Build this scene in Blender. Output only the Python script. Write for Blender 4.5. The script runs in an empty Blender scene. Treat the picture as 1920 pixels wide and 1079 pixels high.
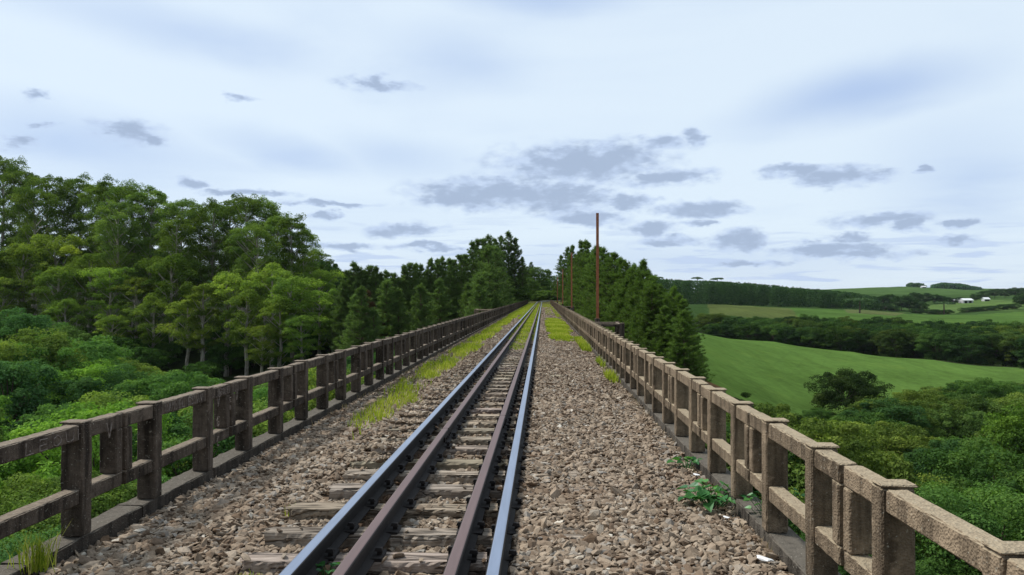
import bpy, math, random
import numpy as np
from mathutils import Vector, Matrix
R = math.radians
rng = np.random.default_rng(7)
random.seed(7)
sc = bpy.context.scene
col = sc.collection

# ------------------------------------------------------------------ camera
CAMZ = 1.6
YAW, PITCH, F = R(2.37), R(0.634), 1400.0
cd = bpy.data.cameras.new("camera")
cam = bpy.data.objects.new("camera", cd)
col.objects.link(cam)
cam.location = (0, 0, CAMZ)
cam.rotation_euler = (R(90) + PITCH, 0, YAW)
cd.sensor_width = 36.0
cd.lens = 36.0 * F / 1920.0
cd.clip_start = 0.05
cd.clip_end = 20000
sc.camera = cam

# ------------------------------------------------------------------ render settings
sc.view_settings.view_transform = 'Standard'
sc.view_settings.look = 'None'
sc.view_settings.exposure = 0.0
sc.view_settings.gamma = 1.0
sc.render.engine = 'CYCLES'
cy = sc.cycles
cy.max_bounces = 5
cy.diffuse_bounces = 3
cy.glossy_bounces = 2
cy.transmission_bounces = 3
cy.transparent_max_bounces = 4
cy.use_denoising = True
cy.caustics_reflective = False
cy.caustics_refractive = False

# sun: soft, behind the cloud layer, high on the left
SUN_EL, SUN_AZ = R(52), R(-66)          # azimuth from +Y, negative = left
sd = bpy.data.lights.new("sun", 'SUN')
sun = bpy.data.objects.new("sun", sd)
col.objects.link(sun)
sd.energy = 4.0
sd.angle = R(9)
sd.color = (1.0, 0.96, 0.88)
sv = Vector((math.sin(SUN_AZ) * math.cos(SUN_EL), math.cos(SUN_AZ) * math.cos(SUN_EL), math.sin(SUN_EL)))
sun.rotation_euler = sv.to_track_quat('Z', 'Y').to_euler()

# ------------------------------------------------------------------ pixel helpers (1920 x 1079)
def ray(px, py):
    v = Vector(((px - 960.0) / F, 1.0, -(py - 539.5) / F))
    v = Matrix.Rotation(PITCH, 3, 'X') @ v
    return Matrix.Rotation(YAW, 3, 'Z') @ v
def P(px, py, Y):
    v = ray(px, py)
    k = Y / v.y
    return Vector((v.x * k, Y, CAMZ + v.z * k))
_Mi = (Matrix.Rotation(YAW, 3, 'Z') @ Matrix.Rotation(PITCH, 3, 'X')).transposed()
def pix(x, y, z):
    v = _Mi @ Vector((x, y, z - CAMZ))
    return (960 + F * v.x / v.y, 539.5 - F * v.z / v.y) if v.y > 0.1 else (-9999, 9999)

# ------------------------------------------------------------------ node helpers
def new_mat(name):
    m = bpy.data.materials.new(name)
    m.use_nodes = True
    m.node_tree.nodes.clear()
    return m, m.node_tree
class NT:
    def __init__(s, nt): s.nt = nt
    def n(s, t, ins=None, **kw):
        nd = s.nt.nodes.new(t)
        for k, v in kw.items(): setattr(nd, k, v)
        for k, v in (ins or {}).items():
            if isinstance(v, bpy.types.NodeSocket): s.nt.links.new(v, nd.inputs[k])
            else: nd.inputs[k].default_value = v
        return nd
    def math(s, op, a, b=0.0, c=None, clamp=False):
        d = {0: a, 1: b}
        if c is not None: d[2] = c
        return s.n('ShaderNodeMath', d, operation=op, use_clamp=clamp).outputs[0]
    def noise(s, vec, scale, detail=4, rough=0.55, dist=0.0):
        return s.n('ShaderNodeTexNoise', {'Vector': vec, 'Scale': scale, 'Detail': detail, 'Roughness': rough, 'Distortion': dist}).outputs[0]
    def ramp(s, fac, stops, interp='LINEAR'):
        r = s.n('ShaderNodeValToRGB', {0: fac})
        cr = r.color_ramp
        cr.interpolation = interp
        while len(cr.elements) < len(stops): cr.elements.new(0.5)
        for e, (p, c) in zip(cr.elements, stops):
            e.position = p
            e.color = (c, c, c, 1) if isinstance(c, (int, float)) else (*c, 1)
        return r.outputs[0]
    def mix(s, fac, a, b, mode='MIX'):
        m = s.n('ShaderNodeMix', data_type='RGBA', blend_type=mode)
        for sock, v in ((m.inputs[0], fac), (m.inputs[6], a), (m.inputs[7], b)):
            if isinstance(v, bpy.types.NodeSocket): s.nt.links.new(v, sock)
            elif isinstance(v, (int, float)): sock.default_value = v
            else: sock.default_value = (*v, 1) if len(v) == 3 else v
        return m.outputs[2]
    def scale(s, vec, sc_):
        return s.n('ShaderNodeMapping', {'Vector': vec, 'Scale': sc_}).outputs[0]
    def bump(s, h, strength, dist):
        return s.n('ShaderNodeBump', {'Height': h, 'Strength': strength, 'Distance': dist}).outputs[0]

# ------------------------------------------------------------------ world: overcast sky with low flat clouds
w = bpy.data.worlds.new("World")
sc.world = w
w.use_nodes = True
w.node_tree.nodes.clear()
W = NT(w.node_tree)
tc = W.n('ShaderNodeTexCoord').outputs['Generated']
sep = W.n('ShaderNodeSeparateXYZ', {0: tc}).outputs
az = W.math('ARCTAN2', sep[0], sep[1])
el = W.math('ARCSINE', sep[2])
elc = W.math('MAXIMUM', el, 0.0)
AE = W.n('ShaderNodeCombineXYZ', {0: az, 1: el}).outputs[0]
# cloud layer plane coordinates (true perspective of a flat layer)
pden = W.math('ADD', W.math('MAXIMUM', sep[2], 0.0), 0.05)
PL = W.n('ShaderNodeCombineXYZ', {0: W.math('DIVIDE', sep[0], pden), 1: W.math('DIVIDE', sep[1], pden)}).outputs[0]
sky = W.n('ShaderNodeTexSky', sky_type='NISHITA', sun_disc=False, sun_elevation=SUN_EL, sun_rotation=SUN_AZ).outputs[0]
veil_n = W.noise(W.scale(PL, (0.55, 0.8, 1)), 0.9, 5, 0.5, 0.6)
veil2 = W.noise(W.scale(AE, (1.6, 5.0, 1)), 1.5, 4, 0.5, 0.8)
vb = W.math('ADD', W.math('MULTIPLY', veil_n, 0.5), W.math('MULTIPLY', veil2, 0.5))
# darker blue breaks in the veil: two blurred streaks and the band near the horizon
def ell(px, py, hw, hh, ang=0.0, vec=AE):
    d = ray(px, py).normalized()
    a, e = math.atan2(d.x, d.y), math.asin(d.z)
    d1 = ray(px + hw, py).normalized()
    sa = abs(math.atan2(d1.x, d1.y) - a)
    se = hh / F
    # rotation is applied after scaling in pixel-like space; use subtract / rotate / scale
    s_ = W.n('ShaderNodeVectorMath', {0: vec, 1: (a, e, 0)}, operation='SUBTRACT').outputs[0]
    m_ = W.n('ShaderNodeMapping', {'Vector': s_, 'Rotation': (0, 0, -ang), 'Scale': (1, 1, 1)}).outputs[0] if ang else s_
    k_ = W.n('ShaderNodeVectorMath', {0: m_, 1: (1 / sa, 1 / se, 0)}, operation='MULTIPLY').outputs[0]
    return W.n('ShaderNodeVectorMath', {0: k_}, operation='LENGTH').outputs[1]
brk = None
wrp = W.n('ShaderNodeTexNoise', {'Vector': W.scale(AE, (1, 1.6, 1)), 'Scale': 3.5, 'Detail': 4, 'Roughness': 0.55}).outputs[1]
AEW = W.n('ShaderNodeVectorMath', {0: AE, 1: W.n('ShaderNodeVectorMath', {0: wrp, 1: (0.10, 0.055, 0)}, operation='MULTIPLY').outputs[0]}, operation='ADD').outputs[0]
AEW = W.n('ShaderNodeVectorMath', {0: AEW, 1: (0.05, 0.0275, 0)}, operation='SUBTRACT').outputs[0]
for px, py, hw, hh, ang, amp in ((1600, 180, 330, 60, 0.14, 1.0), (1660, 205, 190, 26, 0.1, 0.6), (540, 290, 200, 36, -0.18, 0.6), (860, 100, 170, 60, -.1, .5), (330, 60, 330, 50, -.1, .55),
                                 (180, 270, 330, 60, -0.1, 0.65), (740, 300, 150, 50, -.1, .55), (1000, 5, 200, 36, 0, .7), (1800, 330, 260, 120, 0, .45), (1230, 490, 900, 50, 0, 0.45), (300, 400, 700, 50, 0, 0.3)):
    g = W.math('MULTIPLY', W.n('ShaderNodeMapRange', {0: ell(px, py, hw * 1.3, hh * 1.3, ang, AEW), 1: 1.0, 2: 0.0, 3: 0.0, 4: 1.0}, interpolation_type='SMOOTHSTEP').outputs[0], amp)
    brk = g if brk is None else W.math('MAXIMUM', brk, g)
veilf = W.math('ADD', W.math('MULTIPLY', W.n('ShaderNodeMapRange', {0: vb, 1: 0.46, 2: 0.68, 3: 0.0, 4: 1.0}, interpolation_type='SMOOTHSTEP').outputs[0], 0.32), W.math('MULTIPLY', brk, 0.88), clamp=True)
veil = W.mix(veilf, (0.755, 0.875, 0.99), (0.44, 0.58, 0.85))
veil = W.mix(0.12, veil, W.mix(1.0, sky, (0.10, 0.10, 0.10), 'MULTIPLY'))
# low cumulus, placed
wv = W.n('ShaderNodeTexNoise', {'Vector': W.scale(AE, (1, 2.2, 1)), 'Scale': 20.0, 'Detail': 5, 'Roughness': 0.60}).outputs[1]
AEC = W.n('ShaderNodeVectorMath', {0: AE, 1: W.n('ShaderNodeVectorMath', {0: wv, 1: (0.085, 0.030, 0)}, operation='MULTIPLY').outputs[0]}, operation='ADD').outputs[0]
AEC = W.n('ShaderNodeVectorMath', {0: AEC, 1: (0.0425, 0.015, 0)}, operation='SUBTRACT').outputs[0]
CL = [(245, 250, 70, 22), (290, 262, 36, 12), (28, 262, 42, 16), (66, 181, 40, 9), (450, 186, 25, 7), (706, 160, 80, 10), (715, 155, 28, 14),
      (1090, 308, 150, 32), (1150, 290, 60, 22), (1215, 328, 10, 5), (1250, 333, 72, 14), (940, 362, 150, 24), (1050, 372, 95, 26), (1180, 376, 36, 15), (870, 372, 90, 18),
      (1235, 268, 64, 14), (1300, 254, 28, 14), (1570, 332, 86, 17), (1490, 320, 50, 10), (1318, 392, 84, 13), (1220, 428, 54, 13), (1100, 408, 74, 12),
      (1245, 453, 64, 8), (1650, 414, 96, 12), (1710, 424, 30, 7), (1806, 421, 30, 6), (1780, 450, 54, 8), (1560, 466, 100, 10), (1600, 477, 110, 8), (1590, 446, 50, 6),
      (760, 430, 66, 11), (610, 406, 24, 6), (460, 362, 70, 6), (370, 342, 32, 6), (640, 459, 60, 6), (1400, 492, 70, 6), (1385, 452, 50, 16), (800, 462, 70, 6), (1320, 418, 30, 6), (90, 236, 35, 5), (1730, 315, 20, 5), (620, 384, 80, 5)]
dmin = None
for px, py, hw, hh in CL:
    g = ell(px, py, hw * 1.28, hh * 1.38, 0, AEC)
    if py < 275 and hw < 85: g = W.math('ADD', g, 0.22)
    dmin = g if dmin is None else W.math('MINIMUM', dmin, g)
rag = W.noise(W.scale(AE, (1, 2.0, 1)), 46, 4, 0.55)
dmin = W.math('ADD', dmin, W.math('MULTIPLY', W.math('SUBTRACT', rag, 0.5), 1.0))
cmask = W.n('ShaderNodeMapRange', {0: dmin, 1: 1.22, 2: 0.52, 3: 0.0, 4: 1.0}, interpolation_type='SMOOTHSTEP').outputs[0]
# many thin cloud bars low on the horizon
bars_n = W.noise(W.n('ShaderNodeMapping', {'Vector': AE, 'Scale': (7.0, 70.0, 1)}).outputs[0], 1.0, 4, 0.55, 0.3)
bars = W.n('ShaderNodeMapRange', {0: bars_n, 1: 0.53, 2: 0.62, 3: 0.0, 4: 1.0}, interpolation_type='SMOOTHSTEP').outputs[0]
bw = W.n('ShaderNodeMapRange', {0: el, 1: 0.13, 2: 0.04, 3: 0.0, 4: 0.92}, interpolation_type='SMOOTHSTEP').outputs[0]
bars = W.math('MULTIPLY', bars, bw)
cm = W.math('MAXIMUM', W.math('MULTIPLY', cmask, 0.92), bars)
# cloud body: greyer base, paler top edge
cn = W.noise(W.scale(AE, (1, 2.5, 1)), 30, 4, 0.6)
core = W.n('ShaderNodeMapRange', {0: W.math('ADD', dmin, W.math('MULTIPLY', W.math('SUBTRACT', cn, 0.5), 1.6)), 1: 0.95, 2: 0.25, 3: 0.0, 4: 1.0}, interpolation_type='SMOOTHSTEP').outputs[0]
ccol = W.mix(core, (0.52, 0.64, 0.85), (0.36, 0.455, 0.625))
final = W.mix(cm, veil, ccol)
# added dimming of the unseen sky behind the viewer, to darken camera-facing faces
bk = W.n('ShaderNodeMapRange', {0: sep[1], 1: 0.25, 2: -0.45, 3: 1.06, 4: 0.68}, interpolation_type='SMOOTHSTEP').outputs[0]
bg = W.n('ShaderNodeBackground', {0: final, 1: bk})
W.n('ShaderNodeOutputWorld', {0: bg.outputs[0]})

# ------------------------------------------------------------------ mesh helpers
def mesh_np(name, V, F_, mats=(), face_attr=None, smooth=False, mat_idx=None):
    V = np.asarray(V, dtype=np.float32)
    me = bpy.data.meshes.new(name)
    if not isinstance(F_, (list, tuple)): F_ = [F_]
    F_ = [np.asarray(f, dtype=np.int32) for f in F_ if len(f)]
    nf = sum(len(f) for f in F_)
    nl = sum(f.size for f in F_)
    me.vertices.add(len(V)); me.vertices.foreach_set("co", V.ravel())
    me.loops.add(nl); me.polygons.add(nf)
    me.loops.foreach_set("vertex_index", np.concatenate([f.ravel() for f in F_]))
    tot = np.concatenate([np.full(len(f), f.shape[1], dtype=np.int32) for f in F_])
    st = np.concatenate([[0], np.cumsum(tot)[:-1]]).astype(np.int32)
    me.polygons.foreach_set("loop_start", st)
    me.polygons.foreach_set("loop_total", tot)
    for k, v in (face_attr or {}).items():
        v = np.asarray(v, dtype=np.float32)
        if v.ndim == 1:
            a = me.attributes.new(k, 'FLOAT', 'FACE'); a.data.foreach_set("value", v)
        else:
            a = me.attributes.new(k, 'FLOAT_COLOR', 'FACE'); a.data.foreach_set("color", v.ravel())
    for m in mats: me.materials.append(m)
    if mat_idx is not None: me.polygons.foreach_set("material_index", np.asarray(mat_idx, dtype=np.int32))
    me.polygons.foreach_set("use_smooth", np.full(nf, smooth, dtype=bool))
    me.update(calc_edges=True)
    return me
class MB:
    """collects pieces, builds one mesh"""
    def __init__(s): s.V = []; s.F3 = []; s.F4 = []; s.n = 0
    def add(s, V, F_):
        V = np.asarray(V, float); F_ = np.asarray(F_)
        s.V.append(V)
        (s.F4 if F_.shape[1] == 4 else s.F3).append(F_ + s.n)
        s.n += len(V)
    def box(s, x0, x1, y0, y1, z0, z1, jit=0.0):
        V = np.array([(x, y, z) for z in (z0, z1) for y in (y0, y1) for x in (x0, x1)], float)
        if jit: V += rng.normal(0, jit, V.shape)
        s.add(V, [(0, 2, 3, 1), (4, 5, 7, 6), (0, 1, 5, 4), (2, 6, 7, 3), (0, 4, 6, 2), (1, 3, 7, 5)])
    def rbox(s, x0, x1, y0, y1, z0, z1, b=0.008, rough=0.0, step=0.12):
        """box with chipped, slightly worn edges: subdivided faces, corners pulled in, roughened"""
        L = (x1 - x0, y1 - y0, z1 - z0)
        ns = [max(2, min(30, int(l / step) + 2)) for l in L]
        def axis(a, bb, n):
            inner = np.linspace(a + b, bb - b, n)
            return np.concatenate([[a], inner, [bb]])
        ax = [axis(x0, x1, ns[0]), axis(y0, y1, ns[1]), axis(z0, z1, ns[2])]
        lo = (x0, y0, z0); hi = (x1, y1, z1)
        for d in range(3):
            u, v = [k for k in range(3) if k != d]
            for sgn in (0, 1):
                A, B = np.meshgrid(ax[u], ax[v], indexing='ij')
                Pn = np.zeros(A.shape + (3,))
                Pn[..., u] = A; Pn[..., v] = B; Pn[..., d] = hi[d] if sgn else lo[d]
                # pull the border ring inward to make a chamfer
                for k in (u, v):
                    pass
                bu = (A <= lo[u] + 1e-9) | (A >= hi[u] - 1e-9)
                bv = (B <= lo[v] + 1e-9) | (B >= hi[v] - 1e-9)
                edge = bu | bv
                Pn[..., d] = np.where(edge, Pn[..., d] + (-b if sgn else b) * 0.5, Pn[..., d])
                for k, bb_ in ((u, bu), (v, bv)):
                    lo_e = Pn[..., k] <= lo[k] + 1e-9
                    hi_e = Pn[..., k] >= hi[k] - 1e-9
                    Pn[..., k] = np.where(lo_e, Pn[..., k] + b * 0.5, np.where(hi_e, Pn[..., k] - b * 0.5, Pn[..., k]))
                Q = Pn.reshape(-1, 3)
                if rough:
                    h = np.sin(Q[:, 0] * 91.7 + Q[:, 1] * 57.3 + 1.3) * np.sin(Q[:, 1] * 43.1 + Q[:, 2] * 71.9) * np.sin(Q[:, 2] * 63.3 + Q[:, 0] * 37.7 + .7)
                    h2 = np.sin(Q[:, 0] * 191.7 + Q[:, 2] * 157.3) * np.sin(Q[:, 1] * 143.1 + Q[:, 2] * 31.9)
                    c = np.array([(x0 + x1) / 2, (y0 + y1) / 2, (z0 + z1) / 2])
                    ec = edge.reshape(-1)
                    dd = (Q - c) / (np.array(L) / 2)
                    Q = Q - dd * (rough * (0.8 * h + 0.5 * h2) * np.where(ec, 1.6, 0.7))[:, None] * np.minimum(1.0, np.array(L) / 0.3)
                na, nb = A.shape
                idx = np.arange(na * nb).reshape(na, nb)
                f = np.stack([idx[:-1, :-1], idx[1:, :-1], idx[1:, 1:], idx[:-1, 1:]], -1).reshape(-1, 4)
                flip = (sgn == 0) ^ (d == 1)
                if flip: f = f[:, ::-1]
                s.add(Q, f)
    def tube(s, pts, rad, seg=8, cap=True):
        pts = [Vector(p) for p in pts]
        rings = []
        for i, p in enumerate(pts):
            a = pts[max(0, i - 1)]; b = pts[min(len(pts) - 1, i + 1)]
            t = (b - a).normalized()
            ref = Vector((1, 0, 0)) if abs(t.x) < 0.8 else Vector((0, 1, 0))
            u = t.cross(ref).normalized(); v = t.cross(u)
            r = rad[i] if hasattr(rad, '__len__') else rad
            rings.append([p + (u * math.cos(k * 2 * math.pi / seg) + v * math.sin(k * 2 * math.pi / seg)) * r for k in range(seg)])
        V = np.array([q[:] for rg in rings for q in rg])
        F_ = []
        for i in range(len(pts) - 1):
            for k in range(seg):
                a = i * seg + k; b = i * seg + (k + 1) % seg
                F_.append((a, b, b + seg, a + seg))
        s.add(V, F_)
        if cap:
            n = len(V)
            c = np.vstack([V[:seg], [np.mean(V[:seg], 0)], V[-seg:], [np.mean(V[-seg:], 0)]])
            t3 = [((k + 1) % seg, k, seg) for k in range(seg)] + [(seg + 1 + k, seg + 1 + (k + 1) % seg, 2 * seg + 1) for k in range(seg)]
            s.add(c, t3)
    def mesh(s, name, mats=(), smooth=False):
        F_ = []
        if s.F4: F_.append(np.concatenate(s.F4))
        if s.F3: F_.append(np.concatenate(s.F3))
        return mesh_np(name, np.concatenate(s.V), F_, mats, smooth=smooth)
def link(name, me, parent=None, loc=(0, 0, 0), rz=0.0):
    o = bpy.data.objects.new(name, me)
    col.objects.link(o)
    o.location = loc; o.rotation_euler = (0, 0, rz)
    if parent is not None: o.parent = parent
    return o
def tag(o, label=None, cat=None, group=None, kind=None):
    if label: o['label'] = label
    if cat: o['category'] = cat
    if group: o['group'] = group
    if kind: o['kind'] = kind
    return o
def copy_tree(o, kids=None, parent=None):
    c = o.copy(); col.objects.link(c)
    if parent is not None: c.parent = parent
    for ch in list(o.children): copy_tree(ch, None, c)
    return c
ORD = ['first', 'second', 'third', 'fourth', 'fifth', 'sixth', 'seventh', 'eighth', 'ninth', 'tenth', 'eleventh', 'twelfth', 'thirteenth', 'fourteenth', 'fifteenth', 'sixteenth', 'seventeenth', 'eighteenth', 'nineteenth', 'twentieth']
_T = ['', '', 'twenty', 'thirty', 'forty', 'fifty', 'sixty', 'seventy', 'eighty', 'ninety']
_TT = ['', '', 'twentieth', 'thirtieth', 'fortieth', 'fiftieth', 'sixtieth', 'seventieth', 'eightieth', 'ninetieth']
def ordinal(i):
    n = i + 1
    if n <= 20: return ORD[n - 1]
    if n < 100:
        t, u = divmod(n, 10)
        return _TT[t] if u == 0 else _T[t] + '-' + ORD[u - 1]
    if n == 100: return 'hundredth'
    if n < 200: return 'hundred-and-' + ordinal(n - 101)
    return 'two-hundredth' if n == 200 else 'two-hundred-and-' + ordinal(n - 201)

# ------------------------------------------------------------------ terrain heights
CP = []   # x, y, z
def cp(px, py, Y):
    p = P(px, py, Y); CP.append((p.x, p.y, p.z))
def cw(x, y, z): CP.append((x, y, z))
# left valley and grove slope
for x, y, z in ((-14, 12, -20), (-14, 35, -19), (-16, 60, -17), (-18, 85, -13), (-40, 30, -18), (-40, 60, -17), (-60, 60, -16), (-70, 85, -13), (-40, 85, -13.5), (-90, 70, -14),
                (-30, -20, -22), (30, -20, -24), (0, -60, -23), (0, 12, -21), (0, 45, -21), (0, 80, -16), (-120, 20, -16), (120, 20, -26), (-200, -50, -14), (200, -80, -28),
                (0, 115, -8), (0, 140, -2.5), (0, 149, -0.45), (-5, 149, -0.6), (5, 149, -0.6), (0, 170, -0.3), (-4, 170, -0.4), (4, 170, -0.4), (0, 200, 0.1), (0, 260, 1.0), (20, 240, 0.5), (30, 300, 1),
                (-9, 150, -2.5), (9, 150, -2.5), (-9, 175, -1.5), (12, 175, -1.5), (-8, 120, -7), (8, 120, -7), (-10, 200, 0), (14, 200, -0.5)):
    cw(x, y, z)
for a in ((205, 655, 130), (448, 700, 112), (560, 705, 105), (100, 640, 140), (0, 630, 140), (690, 640, 112), (800, 612, 125), (-100, 620, 150)): cp(*a)
for a in ((300, 560, 220), (0, 540, 260), (625, 545, 300), (560, 530, 420), (0, 480, 600), (400, 500, 700), (800, 535, 500), (900, 545, 900), (600, 505, 900)): cp(*a)
for x, y, z in ((14, 70, -8), (9, 95, -6), (22, 85, -10), (18, 110, -8), (20, 140, -6), (16, 35, -20), (25, 55, -19), (45, 45, -22), (60, 70, -22), (90, 70, -24), (40, 25, -24), (35, 80, -17.5), (60, 95, -20), (90, 110, -20), (115, 130, -19), (140, 110, -22)):
    cw(x, y, z)
for a in ((1400, 745, 100), (1590, 782, 115), (1750, 770, 128), (1900, 735, 150), (2050, 740, 160), (1330, 690, 120), (1450, 700, 150), (1600, 720, 150), (1750, 705, 165), (1300, 625, 230), (1450, 640, 222), (1600, 660, 210), (1750, 675, 198), (1920, 692, 185), (2100, 715, 175),
          (1400, 645, 262), (1600, 672, 250), (1920, 690, 235), (1330, 612, 290), (1600, 615, 310), (1920, 625, 300),
          (1400, 588, 345), (1340, 571, 440), (1550, 597, 345), (1700, 603, 345), (1920, 606, 340), (1550, 580, 440), (1700, 589, 440), (1920, 586, 460), (2100, 600, 400),
          (1250, 575, 520), (1400, 570, 620), (1600, 568, 600), (1750, 590, 500), (1920, 566, 640), (1850, 569, 640), (1700, 566, 720), (1820, 561, 760), (1560, 556, 820), (1300, 555, 900),
          (1590, 546, 1000), (1700, 550, 950), (1640, 540, 1250), (1700, 537.5, 1300), (1800, 543, 1250), (1850, 545, 1250), (1920, 548, 1150), (2050, 548, 1100), (1500, 548, 1200), (1300, 548, 1400), (1750, 541, 1700), (1900, 543, 1700), (1500, 552, 2200), (1900, 553, 2600), (1000, 545, 1500)):
    cp(*a)
for t in range(0, 360, 30):
    cw(5000 * math.sin(R(t)), 5000 * math.cos(R(t)), -20)
    if 90 < t < 270: cw(500 * math.sin(R(t)), 500 * math.cos(R(t)), -22)
CPa = np.array(CP)
def uvc(x, y):
    r = np.hypot(x, y)
    rr = np.sqrt(r * r + 20 * 20)
    s_ = np.log(rr)
    th = np.arctan2(x, y)
    k = r / rr
    # Cartesian in log-polar so it stays seamless behind the viewer
    return np.stack([np.sin(th) * k * 3.2, np.cos(th) * k * 3.2, s_ * 1.6], -1)
Cuv = uvc(CPa[:, 0], CPa[:, 1])
D = np.linalg.norm(Cuv[:, None] - Cuv[None], axis=-1)
Wt = np.linalg.solve(D + np.eye(len(CP)) * -0.002, CPa[:, 2] - CPa[:, 2].mean())
def terrain(x, y):
    x = np.asarray(x, float); y = np.asarray(y, float)
    u = uvc(x.ravel(), y.ravel())
    out = np.empty(len(u))
    for i in range(0, len(u), 4000):
        d = np.linalg.norm(u[i:i + 4000, None] - Cuv[None], axis=-1)
        out[i:i + 4000] = d @ Wt
    z = (out + CPa[:, 2].mean()).reshape(x.shape)
    # keep the ground well under the deck
    m = np.clip(1 - (np.abs(x) - 6) / 6, 0, 1) * np.clip((149.0 - y) / 6, 0, 1)
    z = np.where(m > 0, z + (np.minimum(z, -1.4 - 0.12 * np.clip(149 - y, 0, 200)) - z) * m, z)
    # level top of the embankment beyond the bridge
    xc = np.where(y > 165, (y - 165) ** 2 / 420.0, 0)
    m2 = np.clip(1 - (np.abs(x - xc) - 4) / 5, 0, 1) * np.clip((y - 147) / 2, 0, 1) * np.clip((330 - y) / 60, 0, 1)
    z = z + (-0.22 + np.clip(y - 150, 0, 100) * 0.004 - z) * m2
    return z
def gz(x, y): return float(terrain(np.array([x]), np.array([y]))[0])

# ------------------------------------------------------------------ ground
def poly_mask(x, y, poly):
    n = len(poly); ins = np.zeros(x.shape, bool)
    j = n - 1
    for i in range(n):
        xi, yi = poly[i]; xj, yj = poly[j]
        c = ((yi > y) != (yj > y)) & (x < (xj - xi) * (y - yi) / (yj - yi + 1e-12) + xi)
        ins ^= c; j = i
    return ins
def wp(*a): return [(P(px, 600, Y).x, Y) for px, Y in a]
FIELD1 = wp((1292, 82), (1345, 84), (1400, 90), (1500, 100), (1600, 106), (1680, 118), (1800, 146), (1920, 156), (2300, 165), (2300, 172), (1920, 188), (1750, 200), (1600, 212), (1450, 224), (1296, 236), (1270, 150))
FIELD2A = wp((1330, 330), (1550, 338), (1600, 400), (1440, 440), (1325, 470))       # olive part
FIELD2 = wp((1500, 325), (1700, 340), (1920, 335), (2300, 330), (2300, 450), (1920, 470), (1800, 455), (1640, 430), (1480, 445))
FIELD3 = wp((1730, 488), (1800, 500), (2300, 560), (2300, 700), (1900, 690), (1840, 740), (1735, 600))
FIELD4 = wp((1560, 900), (2400, 850), (2400, 1600), (1400, 1600))
FIELD5 = wp((560, 260), (660, 280), (660, 420), (500, 430))
nr, na = 420, 900
rr = np.concatenate([[0.0], np.exp(np.linspace(math.log(4), math.log(9000), nr))])
th = np.sort(np.concatenate([np.linspace(-math.pi, math.pi, 120, endpoint=False), np.linspace(-0.8, 0.8, na - 120, endpoint=False) + 0.0003]))
TH, RR = np.meshgrid(th, rr[1:], indexing='ij')
GX, GY = RR * np.sin(TH), RR * np.cos(TH)
GZ = terrain(GX, GY)
GZ += 0.25 * np.sin(GX * 0.21 + 1) * np.sin(GY * 0.17) * np.clip((np.abs(GX) - 8) / 10, 0, 1)
V = np.concatenate([[[0, 0, gz(0, 3)]], np.stack([GX, GY, GZ], -1).reshape(-1, 3)])
nt_, nr_ = GX.shape
idx = 1 + np.arange(nt_ * nr_).reshape(nt_, nr_)
idn = np.roll(idx, -1, 0)
Fq = np.stack([idx[:, :-1], idx[:, 1:], idn[:, 1:], idn[:, :-1]], -1).reshape(-1, 4)
Ft = np.stack([np.zeros(nt_, int), idx[:, 0], idn[:, 0]], -1)
zone = np.zeros((len(V), 4), np.float32); zone[:, 3] = 1
base_forest = (0.035, 0.050, 0.020)
zone[:, :3] = base_forest
fx, fy = V[:, 0], V[:, 1]
far = np.hypot(fx, fy) > 300
zone[far, :3] = (0.055, 0.105, 0.03)
def setz(poly, c):
    m = poly_mask(fx, fy, poly)
    zone[m, :3] = c
setz(FIELD1, (0.130, 0.235, 0.052))
setz(FIELD2A, (0.125, 0.160, 0.050))
setz(FIELD2, (0.095, 0.180, 0.042))
setz(FIELD3, (0.115, 0.190, 0.055))
setz(FIELD4, (0.075, 0.140, 0.040))
setz(FIELD5, (0.06, 0.17, 0.035))
setz(wp((1590, 395), (1680, 395), (1700, 475), (1580, 480)), (0.14, 0.175, 0.065))
setz(wp((1296, 78), (1340, 78), (1360, 95), (1290, 98)), (0.16, 0.10, 0.055))
V_ground_min = V[:, 2].min()
# soil + grass around the track on the embankment beyond the bridge
m = (np.abs(fx - np.where(fy > 165, (fy - 165) ** 2 / 420.0, 0)) < 6) & (fy > 147) & (fy < 300)
zone[m, :3] = (0.20, 0.20, 0.07)
gm, g_ = new_mat("ground_soil_and_crops"); N = NT(g_)
pos = N.n('ShaderNodeNewGeometry').outputs['Position']
zc = N.n('ShaderNodeAttribute', attribute_name='zone').outputs['Color']
n1 = N.noise(pos, 0.035, 5, 0.6); n2 = N.noise(pos, 0.6, 6, 0.65); n3 = N.noise(N.n('ShaderNodeMapping', {'Vector': pos, 'Rotation': (0, 0, 0.5), 'Scale': (0.35, 0.03, 0.1)}).outputs[0], 1.0, 4, 0.6)
f = N.math('ADD', N.math('MULTIPLY', n1, 0.45), N.math('ADD', N.math('MULTIPLY', n2, 0.30), N.math('MULTIPLY', n3, 0.25)))
c = N.mix(1.0, zc, N.ramp(f, [(0.36, 0.62), (0.64, 1.32)]), 'MULTIPLY')
c = N.mix(N.ramp(n1, [(0.55, 0), (0.72, 0.35)]), c, (0.11, 0.15, 0.03))
rot = N.n('ShaderNodeMapping', {'Vector': pos, 'Rotation': (0, 0, 0.42)}).outputs[0]
wv_ = N.n('ShaderNodeTexWave', {'Vector': rot, 'Scale': 0.075, 'Distortion': 1.2, 'Detail': 2.0, 'Detail Scale': 0.4}).outputs[1]
c = N.mix(N.ramp(wv_, [(0.0, 0.07), (0.08, 0.0)]), c, (0.060, 0.095, 0.030))
pm = N.noise(pos, 0.11, 4, 0.6)
c = N.mix(N.ramp(pm, [(0.56, 0), (0.66, 0.35)]), c, N.mix(1.0, c, (1.35, 1.18, 1.15), 'MULTIPLY'))
bp = N.bump(N.noise(pos, 1.8, 6, 0.75), 0.9, 0.6)
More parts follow.
